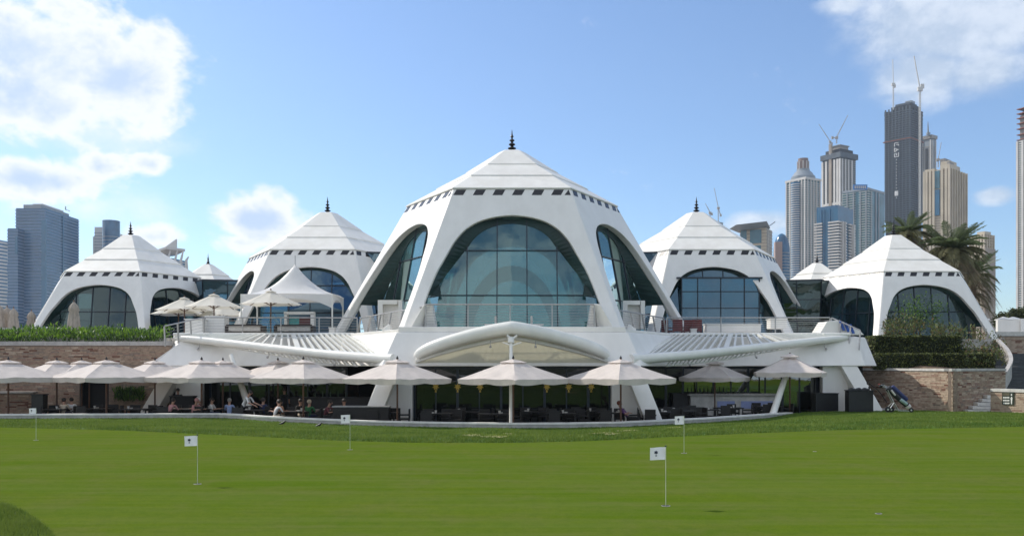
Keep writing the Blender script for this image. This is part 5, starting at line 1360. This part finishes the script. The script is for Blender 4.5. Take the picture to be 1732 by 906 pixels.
def tree(label, px0, px1, ytop, ybot, Y, n, group=None):
    a, b = P(px0, ytop, Y), P(px1, ybot, Y); c = Vector(((a.x+b.x)/2, Y, 3.4)); root = thing('low_tree', label, 'tree', c, group); mb = MB(); w, h = b.x-a.x, a.z-b.z
    for k in range(14):
        q = Vector((rnd.uniform(a.x+w*.12, b.x-w*.12), Y+rnd.uniform(-1,1)*w*.25, rnd.uniform(b.z+h*.2, a.z-h*.15))); leaves(mb, q, n//14, (w*.12, w*.1, h*.14), .30, .2, (1,4,5))
    mb.build('crown', [mat('tree_leaf_light', (.10,.115,.03), .6, thin=.2), mat('tree_leaf_mid', (.06,.075,.022), .6, thin=.2), mat('tree_leaf_dark', (.03,.042,.014), .6, thin=.2)], root, weld=False)
    MB().tube([c, Vector((c.x+.1, Y, (a.z+b.z)/2))], [.16,.07], 7).build('trunk', M_trunk, root)
tree('low round tree at the right edge beyond the white parapet', 1706, 1740, 524, 552, 95, 3400, 'low trees beyond the right terrace')
tree('low tree between the tent leg and the right edge trees', 1684, 1712, 531, 553, 98, 2600, 'low trees beyond the right terrace')
tree('low reddish green tree cut by the right edge', 1735, 1790, 520, 552, 96, 2600, 'low trees beyond the right terrace')
tree('low dark tree at the left edge behind the folded parasols', -60, 8, 532, 556, 98, 2600)

# ================================================================ distant towers
def tm(name, col, **k): return mat(name, col, k.pop('rough', .5), **k)
T_blue = tm('tower_blue_glass', (.028,.12,.235), rough=.2, spec=.8, var=.15, scale=.08); T_white = tm('tower_white', (.58,.57,.55), var=.05, scale=.1); T_grey = tm('tower_grey', (.26,.30,.34), var=.08, scale=.1)
T_dark = tm('tower_dark', (.008,.014,.024), rough=.6, var=.2, scale=.1); T_dark2 = tm('tower_dark_slab', (.065,.088,.115), var=.15, scale=.2); T_beige = tm('tower_beige', (.52,.46,.36), var=.06, scale=.1); T_brown = tm('tower_brown', (.32,.27,.22), var=.08, scale=.1)
T_teal = tm('tower_teal_glass', (.05,.16,.215), rough=.2, spec=.7, var=.15, scale=.08); T_conc = tm('tower_concrete', (.27,.255,.24), var=.1, scale=.1); T_deep = tm('tower_deep_blue', (.010,.12,.235), rough=.2, spec=.8, var=.1, scale=.08)
T_slab = tm('tower_blue_slab', (.15,.24,.38), var=.05, scale=.2); T_win = tm('tower_window', (.03,.05,.07), rough=.25, spec=.7); T_net = tm('safety_net_red', (.28,.12,.09), rough=.9)
class Tower:
    def __init__(s, label, x0, x1, ytop, split, Y, phi, body, ybase=618, cat='tower', r=None):
        """x0..x1 picture columns, split where the near corner stands, phi turn of the left face"""
        s.Y = Y; k = (split-866)/F; ph = R(phi)+math.atan(k)
        s.C = Vector(((split-866)*Y/F, Y, 0)); s.dl = Vector((-math.cos(ph), math.sin(ph), 0)); s.dr = Vector((math.sin(ph), math.cos(ph), 0))
        k0, k1 = (x0-866)/F, (x1-866)/F; s.wl = (s.C.x-k0*Y)/(math.cos(ph)+k0*math.sin(ph)); s.wr = (k1*Y-s.C.x)/(math.sin(ph)-k1*math.cos(ph))
        s.top = EYE+(618-ytop)*Y/F; s.z0 = -1.35; s.root = thing('tower', label, cat, (s.C.x, s.C.y, s.z0), None); s.px = Y/F
        s.block(0, 1, 0, 1, s.z0, s.top, body, 'body')
    def pt(s, u, v, z, o=0):            # u along the left face, v along the right face, o outward
        return s.C+s.dl*(u*s.wl)+s.dr*(v*s.wr)+Vector((0,0,z))-(s.dl+s.dr)*o
    def zz(s, py): return EYE+(618-py)*s.px
    def poly(s, u0, u1, v0, v1, o=0):
        p = [s.C+s.dl*(u0*s.wl-o)+s.dr*(v0*s.wr-o), s.C+s.dl*(u1*s.wl+o)+s.dr*(v0*s.wr-o), s.C+s.dl*(u1*s.wl+o)+s.dr*(v1*s.wr+o), s.C+s.dl*(u0*s.wl-o)+s.dr*(v1*s.wr+o)]
        return p
    def block(s, u0, u1, v0, v1, z0, z1, m, name='block', o=0):
        return MB().slab([p+Vector((0,0,z0)) for p in s.poly(u0, u1, v0, v1, o)], (0,0,z1-z0)).build(name, m, s.root)
    def slabs(s, py0, py1, step, m, o=.4, h=.3, u=(0,1), v=(0,1), name='floor_slab'):
        me = None; n = int((py1-py0)/step); hz = step*s.px*h
        for i in range(n):
            z = s.zz(py0+(i+.5)*step)
            if me is None:
                ob = MB().slab([p+Vector((0,0,z)) for p in s.poly(*u, *v, o)], (0,0,hz)).build(name, m, s.root); me = ob.data; zb = z
            else: inst(name, me, s.root, (0,0,z-zb))
    def fins(s, face, us, py0, py1, m, w=.8, d=.9, name='pier'):
        for u in us:
            c = s.C+(s.dl*(u*s.wl)-s.dr*d*.45 if face == 'l' else s.dr*(u*s.wr)-s.dl*d*.45)
            a = math.atan2(s.dl.y, s.dl.x) if face == 'l' else math.atan2(s.dr.y, s.dr.x)
            z0, z1 = s.zz(py1), s.zz(py0); MB().box((c.x, c.y, (z0+z1)/2), (w, d, z1-z0), rz=a).build(name, m, s.root)
def crane(label, px, y_base, y_top, Y, jib, group='tower cranes on the unfinished towers', w=1.1, cj=None, col=None):
    k = Y/F; b = P(px, y_base, Y); t_ = P(px, y_top, Y); root = thing('tower_crane', label, 'crane', b, group); M_cr = col or mat('crane_paint', (.42,.40,.38), .6)
    mb = MB()
    for s in (-1, 1): mb.bar(b+Vector((s*w*.4,0,0)), t_+Vector((s*w*.4,0,0)), w*.34)
    n = max(3, int((t_.z-b.z)/(w*2)))
    for i in range(n): mb.bar(b.lerp(t_, i/n)+Vector((-w*.4,0,0)), b.lerp(t_, (i+1)/n)+Vector((w*.4,0,0)), w*.22)
    mb.build('mast', M_cr, root)
    MB().box(t_, (w*2.6,w*1.5,w*2.2)).build('cab', M_cr, root)
    j = P(*jib, Y); mb = MB(); mb.bar(t_, j, w*.42).bar(t_+Vector((0,0,w*1.6)), j, w*.25); mb.build('jib', M_cr, root)
    cjp = cj or (px-(jib[0]-px)*.25, y_top+1); q = P(*cjp, Y); MB().bar(t_, q, w*.7).build('counter_jib', M_cr, root); MB().box(q, (w*1.8,w,w*2.4)).build('counterweight', M_cr, root)
    return root
fr2_ = lambda a, b, n: [a+(b-a)*i/(n-1) for i in range(n)]
# left side
T = Tower('far left slim blue tower cut by the edge', -30, 13, 405, -4, 760, 40, T_blue); T.slabs(407, 545, 6, T_white, .3, .4)
T = Tower('large stepped blue glass tower left of the leftmost tent', 27, 133, 352, 76, 620, 28, T_blue)
T.slabs(354, 548, 5.3, T_slab, .35, .34); T.block(.12, .74, .0, .8, T.top, T.zz(346), T_grey, 'roof_plant'); T.block(.2, .55, .1, .7, T.zz(346), T.zz(342.5), T_white, 'roof_plant', )
T.fins('r', (.5,), 355, 548, T_deep, 1.2, .7); T.fins('l', (.02,), 372, 548, T_deep, 3.2, 1.0, 'dark_bay'); T.fins('l', (.80,), 399, 430, T_deep, 2.2, 1.0, 'dark_bay'); T.fins('l', (.80,), 444, 474, T_deep, 2.2, 1.0, 'dark_bay')
MB().bar(P(111,355,622), P(111,349,622), .5).bar(P(110,354,622), P(118,357,622), .4).build('roof_crane_arm', T_grey, T.root)
T = Tower('lower blue glass wing against the large stepped tower', 13, 46, 386, 30, 612, 28, T_blue); T.slabs(388, 548, 5.3, T_slab, .35, .34); T.fins('l', (.1,), 400, 430, T_deep, 1.8, .8, 'dark_bay')
T = Tower('pale sail shaped office block behind the leftmost tent roof', 160, 218, 384, 176, 700, 20, T_white); T.slabs(392, 450, 5, T_grey, .2, .25, name='ledge')
MB().lathe([(6.4,0),(6.4,36)], P(188,452,690), 20).build('curved_glass_bay', T_blue, T.root, smooth=35); T.block(.9,1.18,0,.5,T.z0,T.zz(400),T_white,'side_wing'); T.block(1.15,1.35,.1,.5,T.z0,T.zz(410),T_grey,'side_wing')
for k in range(9): MB().lathe([(6.55,0),(6.55,.5)], P(188,450-k*6,690), 20).build('floor_band', T_grey, T.root, smooth=35)
MB().bar(P(195,400,690), P(193,372,690), .55).build('mast', T_grey, T.root)
T = Tower('white building with winged sail roof right of the leftmost spire', 276, 316, 436, 290, 560, 30, T_blue); T.slabs(438, 460, 5, T_white, .3, .3)
mb = MB(); mb.slab([P(262,423,558), P(281,417,552), P(313,421,556), P(296,429,566), P(275,431,566)], (0,0,-1.4)); mb.slab([P(280,417,556), P(298,404,556), P(298,422,556), P(280,420,556)], (0,1.5,0)); mb.build('sail_roof', T_white, T.root)
for px in (285,297,307,316): MB().tube([P(px,462,552), P(px-1,440,552), P(px+3,424 if px < 312 else 434,552)], [1.1,.8,.4], 6).build('curved_pier', T_white, T.root, smooth=40)
# right side
T = Tower('beige block with a dark flared roof behind the right middle tent', 1252, 1306, 385, 1296, 520, 14, T_beige)
T.slabs(386, 470, 5.6, T_brown, .2, .25, name='ledge'); mb = MB(); mb.slab([P(1245,380,514), P(1297,374,514), P(1303,386,524), P(1262,387,520)], (0,16,0)); mb.build('flared_roof', T_grey, T.root); MB().bar(P(1300,383,515), P(1311,375,515), .5).build('roof_arm', T_grey, T.root)
T.block(.18,.62,-.015,.1,T.zz(410),T.zz(387),T_teal,'glass_bay'); T.block(.75,.98,-.015,.1,T.zz(410),T.zz(387),T_teal,'glass_bay'); T.block(.2,.55,-.015,.1,T.zz(426),T.zz(414),T_teal,'glass_bay')
T.fins('r', (.2,.5,.8), 388, 470, T_white, .8, .5)
c = P(1322,480,560); T = thing('tower', 'round shouldered blue glass tower beside the beige flared roof block', 'tower', (c.x, c.y, -1.35)); hb = 44
k = 560/F; prof = [(5.2*1.0,-60)]+[(5.0*math.cos(a)*1.0, (618-425)*k*0+30*k*math.sin(a)+55*k) for a in [R(x) for x in range(0, 90, 12)]]+[(.1, 85*k)]
MB().lathe(prof, c, 20).build('body', T_blue, T, smooth=40)
for i in range(12): MB().lathe([(5.15,0),(5.15,.6)], c+Vector((0,0,i*1.9-2)), 20).build('floor_band', T_grey, T)
c2 = P(1316,480,556); MB().box(P(1316,450,554), (4.4,3,30)).build('pink_side_block', tm('tower_pink', (.42,.30,.26)), T)
# cylinder tower
T = Tower('tall slender white residential tower with domed crown and lantern', 1331, 1386, 303, 1362, 640, 40, T_teal); Y = 640
T.slabs(306, 480, 3.9, T_white, .35, .36); T.fins('l', (0,.16,.32,.62,.8,1), 303, 480, T_white, .8, 1.0); T.fins('r', (.12,.35,.55,.75,1), 303, 480, T_white, .7, 1.0)
MB().lathe([(3.9,0),(3.9,(480-306)*Y/F)], T.pt(.48,-.0,T.zz(480))+Vector((0,0,0)), 18).build('round_bay', T_blue, T.root, smooth=35)
for i in range(44): MB().lathe([(4.15,0),(4.15,.6)], T.pt(.48,0,T.zz(478-i*3.9)), 18).build('bay_floor', T_white, T.root)
T.block(-.06,1.06,-.06,1.06,T.top,T.top+1.6,T_white,'cornice')
c = T.pt(.5,.5,T.top+1.5); MB().lathe([(8.6,0),(8.6,2.2),(7.6,3.2),(6.4,5.2),(4.8,6.6),(4.6,8.0),(4.3,8.1)], c, 20).build('crown_dome', T_grey, T.root, smooth=40); MB().lathe([(4.1,0),(4.1,5.6),(3.6,5.8),(3.6,7.8),(.5,8.4)], c+Vector((0,0,8)), 16).build('lantern', tm('lantern_brown', (.24,.18,.17)), T.root, smooth=40)
for i in range(10): a = i*math.pi/5; MB().bar(c+Vector((math.cos(a)*4.25, math.sin(a)*4.25, 8)), c+Vector((math.cos(a)*4.25, math.sin(a)*4.25, 13.6)), .5).build('lantern_pier', T_white, T.root)
# D construction
T = Tower('unfinished concrete tower with two cranes behind the blue and white tower', 1392, 1447, 262, 1421, 820, 38, T_conc)
T.slabs(266, 350, 3.6, T_dark2, .25, .5); T.fins('l', (0,.13,.3,.78,1), 268, 420, T_white, 1.9, 1.1); T.fins('r', (.1,.3,.5,.72), 268, 420, T_white, 1.7, 1.1); T.fins('l', (.52,), 240, 350, T_brown, 3.0, 1.6, 'hoist_shaft')
T.block(-.04,1.04,-.04,1.04,T.zz(266),T.zz(257),T_dark2,'scaffold_deck', .9); T.block(.08,.92,.08,.92,T.top,T.zz(250),T_dark,'upper_storey'); T.block(.22,.78,.22,.78,T.zz(250),T.zz(243),T_conc,'core_block'); T.block(.18,.82,.18,.82,T.zz(243),T.zz(241.5),T_grey,'core_cap')
T.block(-.02,1.02,-.02,1.02,T.zz(345),T.zz(341),T_white,'cornice', .6)
crane('crane with a long jib rising right above the unfinished concrete tower', 1415, 243, 233, 815, (1434,195), w=1.0, cj=(1408,233)); crane('thin crane jib leaning left of the unfinished concrete tower', 1404, 262, 240, 816, (1385,210), w=.8, cj=(1407,243))
# E glass
T = Tower('green glass residential tower with a blue sign on its roof', 1425, 1496, 321, 1468, 700, 26, T_teal)
T.slabs(322, 480, 4.2, tm('tower_mint', (.40,.46,.44)), .6, .34, u=(0,.32), v=(0,.2)); T.slabs(322, 480, 4.2, tm('tower_mint', (.40,.46,.44)), .5, .34, u=(.5,1)); T.slabs(322, 480, 4.2, tm('tower_mint', (.40,.46,.44)), .7, .25, u=(.1,.9), v=(.78,1.03), name='balcony')
T.fins('l', (.06,.28,.55,.8), 322, 480, T_grey, 1.0, .9); T.fins('r', (.18,.45,.62), 322, 480, T_grey, 1.6, .6); T.block(-.02,1.0,-.02,1.0,T.top,T.top+1.8,T_grey,'parapet')
sgn = thing('roof_sign', 'blue rooftop sign panel with pale letter strokes on the green glass tower', 'sign', P(1455,321,690)); MB().box(P(1455,316.5,690), (11,.6,4.0)).build('board', tm('sign_blue', (.06,.22,.55)), sgn)
for i in range(6): MB().box(P(1446.5+i*3.4,316.5,689.4), (.9,.3,2.2)).build('letter_stroke', T_white, sgn)
# F blue / white
T = Tower('blue glass tower with white balcony stacks behind the small spire', 1381, 1443, 351, 1417, 480, 24, T_deep)
T.block(0,1,0,1,T.top,T.top+1.4,T_blue,'glass_top'); m_ = T_white
T.slabs(374, 485, 5.0, m_, .9, .52, u=(-.02,.34), v=(-.02,.42), name='balcony'); T.slabs(374, 485, 5.0, m_, .9, .52, u=(.78,1.02), v=(0,.3), name='balcony'); T.slabs(374, 485, 5.0, m_, .9, .52, u=(0,.2), v=(.68,1.02), name='balcony')
T.fins('l', (.36,.62,.76), 352, 485, T_blue, .5, .5); T.fins('r', (.14,.28,.84), 374, 485, m_, .7, 2.2)
# G dark tower
T = Tower('tall dark unfinished tower with white hanging banner', 1498, 1559, 182, 1539, 860, 24, T_dark)
T.slabs(184, 372, 3.8, T_dark2, .9, .40); T.fins('l', fr2_(0,1,8), 178, 372, T_dark2, 1.3, .7); T.fins('r', fr2_(.1,1,5), 180, 372, T_dark, .9, .6)
T.block(.0,.82,.1,.9,T.top,T.zz(174),T_dark,'upper_storey'); T.block(.1,.7,.2,.8,T.zz(174),T.zz(169.5),T_dark2,'upper_storey'); T.block(.08,.34,.3,.6,T.zz(169.5),T.zz(166),T_grey,'plant_room'); T.block(.5,.75,.3,.6,T.zz(169.5),T.zz(168),T_grey,'plant_room')
for y_ in (181,186,192): T.block(.93,1.06,0,.14,T.zz(y_+2),T.zz(y_),T_dark,'bracket'); T.block(-.03,.1,.9,1.06,T.zz(y_+2),T.zz(y_),T_dark,'bracket')
T.block(-.02,1.05,-.02,1.05,T.zz(234),T.zz(232.6),T_net,'safety_net', 1.0)
M_ban = tm('banner_white', (.75,.75,.75), rough=.8)
def bp_(u, py, o=1.4): return T.C+T.dl*(u*T.wl)-T.dr*o+Vector((0,0,T.zz(py)))
for i, g_ltr in enumerate(('L','F','A','L','A','E')[:0]): pass
ban = thing('vertical_banner', 'white banner of large upright lettering hung on the dark tower', 'banner', bp_(.55,265))
def stroke(pts): 
    for a, b in zip(pts, pts[1:]): MB().bar(bp_(*a), bp_(*b), .8, .5).build('letter_stroke', M_ban, ban)
uL, uR = .60, .44
stroke([(uR,238),(uL,238),(uL,244)]); stroke([(.53,241),(uR,241),(uR,243.5)])
stroke([(uL,246),(uL,253)]); stroke([(uL,253),(uR,250),(uL,247)]); stroke([(.52,248.5),(.52,251.5)])
stroke([(uR,255),(uR,262),(uL,262),(uL,256),(.52,256),(.52,260)])
for i in range(26): 
    if i % 2 == 0: MB().bar(bp_(.52,266+i*2.7), bp_(.52,267.4+i*2.7), .55).build('letter_stroke', M_ban, ban)
T.block(.46,.60,-.05,.05,T.zz(328),T.zz(320),M_ban,'white_panel')
crane('tall thin crane mast on the left of the dark tower top', 1511, 186, 143, 872, (1510,101), w=1.2, cj=(1513,146), col=mat('crane_white', (.6,.6,.58), .6)); crane('tallest crane with a raised jib climbing the right side of the dark tower', 1556, 372, 151, 845, (1546,95), w=1.7, cj=(1560,146), col=mat('crane_white', (.6,.6,.58), .6))
# H slender
T = Tower('slender grey tower with flat cap behind the beige tower', 1560, 1583, 234, 1575, 900, 30, T_grey)
T.block(-.12,1.12,-.12,1.12,T.top,T.zz(228),T_conc,'cap_slab'); T.slabs(246, 372, 4.2, T_conc, .3, .35); T.fins('l', (.05,.95), 236, 372, T_white, 1.2, .8); T.fins('r', (.2,.9), 236, 372, T_white, 1.2, .8); T.fins('l', (.5,), 250, 372, T_dark, 2.6, .5, 'dark_bay')
MB().tube([P(1570,230,900), P(1569.5,206,900)], [1.1,.3], 6).build('antenna', T_grey, T.root); MB().box(P(1570,226,900), (3,3,2)).build('antenna_base', T_grey, T.root)
# I beige
T = Tower('beige tower with a tall blue window strip behind the palms', 1564, 1634, 284, 1606, 600, 22, T_beige)
T.slabs(286, 420, 4.4, T_brown, .15, .34, name='ledge'); T.fins('l', (0,.12,.28,.62,.76,.9,1), 284, 420, T_beige, 1.5, 1.1); T.fins('r', fr2_(.1,1,7), 284, 420, T_beige, 1.1, 1.0)
T.block(.38,.58,-.03,.05,T.zz(362),T.zz(318),T_deep,'blue_window_strip'); T.block(.38,.58,-.02,.05,T.zz(316),T.zz(286),T_teal,'glass_bay'); T.block(-.02,.36,-.02,.6,T.top,T.zz(277),T_beige,'stepped_top'); T.block(.6,1.0,0,.6,T.top,T.zz(281),T_beige,'stepped_top')
T.block(.05,.42,.1,.5,T.zz(277),T.zz(270),T_beige,'stepped_top'); T.block(.28,.48,.15,.5,T.zz(277),T.zz(264),T_conc,'plant_room'); T.block(-.0,.1,0,.25,T.top,T.zz(273),T_conc,'plant_room')
crane('small crane with leaning jib on the beige tower', 1587, 283, 270, 606, (1592,241), w=.7, cj=(1585,271))
# J brown
T = Tower('brown tower right of the palms', 1640, 1680, 396, 1665, 430, 30, T_brown); T.slabs(398, 545, 4.8, T_beige, .25, .42); T.fins('l', fr2_(0,1,6), 396, 545, T_beige, .7, .6); T.fins('r', fr2_(.2,1,4), 396, 545, T_beige, .7, .6)
T.block(-.02,.5,0,.7,T.top,T.zz(391),T_beige,'stepped_top'); T.block(-.06,.0,-.04,1.02,T.z0,T.zz(420),T_brown,'side_wing', .4)
# K right edge
T = Tower('tall white tower with teal pointed crown cut by the right edge', 1721, 1790, 232, 1745, 560, 34, T_teal); T.slabs(234, 535, 3.9, T_white, .5, .5); T.fins('l', (0,.3,.6,.98), 234, 535, T_white, 1.2, .9)
T.block(.05,.92,.05,.92,T.top,T.zz(190),T_conc,'upper_tier'); T.block(.12,.86,.12,.86,T.zz(190),T.zz(176),T_teal,'upper_tier')
for y_ in (178,186,194,203,212,222,231,246): T.block(.0,1.02,.0,1.0,T.zz(y_+1.2),T.zz(y_),T_net if y_ != 246 else T_conc,'scaffold_band', .3)
c = T.pt(.49,.49,T.zz(176)); r_ = T.wl*.40
mb = MB(); pts = T.poly(.12,.86,.12,.86); ap = c+Vector((0,0,14)); pts = [p+Vector((0,0,c.z)) for p in pts]
for i in range(4): mb.quad(pts[i], pts[(i+1) % 4], ap)
mb.build('pointed_crown', tm('crown_green', (.10,.24,.20)), T.root)
# tops behind the right middle tent, with cranes
T = Tower('top of a grey unfinished block peeping over the right middle tent, left one', 1196, 1206, 368, 1202, 900, 30, T_conc); crane('small crane left behind the right middle tent', 1201, 368, 360, 895, (1193,344), w=1.0, cj=(1204,362))
T = Tower('top of a grey unfinished block peeping over the right middle tent, right one', 1208, 1223, 375, 1216, 900, 30, T_grey); crane('taller thin crane behind the right middle tent', 1215, 375, 352, 895, (1208,318), w=1.0, cj=(1219,364))

# labels of alike things told apart by their order from the left
from collections import defaultdict
LB = defaultdict(list)
bpy.context.view_layer.update()
for o in SC.objects:
    if o.parent is None and o.get('label') and o.get('group'): LB[o['label']].append(o)
ORD = 'first second third fourth fifth sixth seventh eighth ninth tenth'.split()
for lb, os_ in LB.items():
    if len(os_) < 2: continue
    os_.sort(key=lambda q: q.location.x/q.location.y)
    for i, q in enumerate(os_):
        q['label'] = lb+((', %s from the left' % ORD[i]) if i < 10 else ', last but '+ORD[len(os_)-i] if i < len(os_)-1 else ', rightmost')
# ================================================================ haze
hz = MB().slab([(-700,-30,-3),(900,-30,-3),(900,1060,-3),(-700,1060,-3)], (0,0,345)).build('haze', [])
mh = bpy.data.materials.new('air_haze'); mh.use_nodes = True; nt = mh.node_tree; nt.nodes.clear(); o_ = nt.nodes.new('ShaderNodeOutputMaterial'); v_ = nt.nodes.new('ShaderNodeVolumePrincipled')
v_.inputs['Color'].default_value = (.80,.90,1,1); v_.inputs['Density'].default_value = .00013; v_.inputs['Anisotropy'].default_value = .3; nt.links.new(v_.outputs[0], o_.inputs['Volume'])
hz.data.materials.clear(); hz.data.materials.append(mh); hz['kind'] = 'stuff'; hz['label'] = 'thin pale bluish haze over the distant towers'; hz['category'] = 'haze'
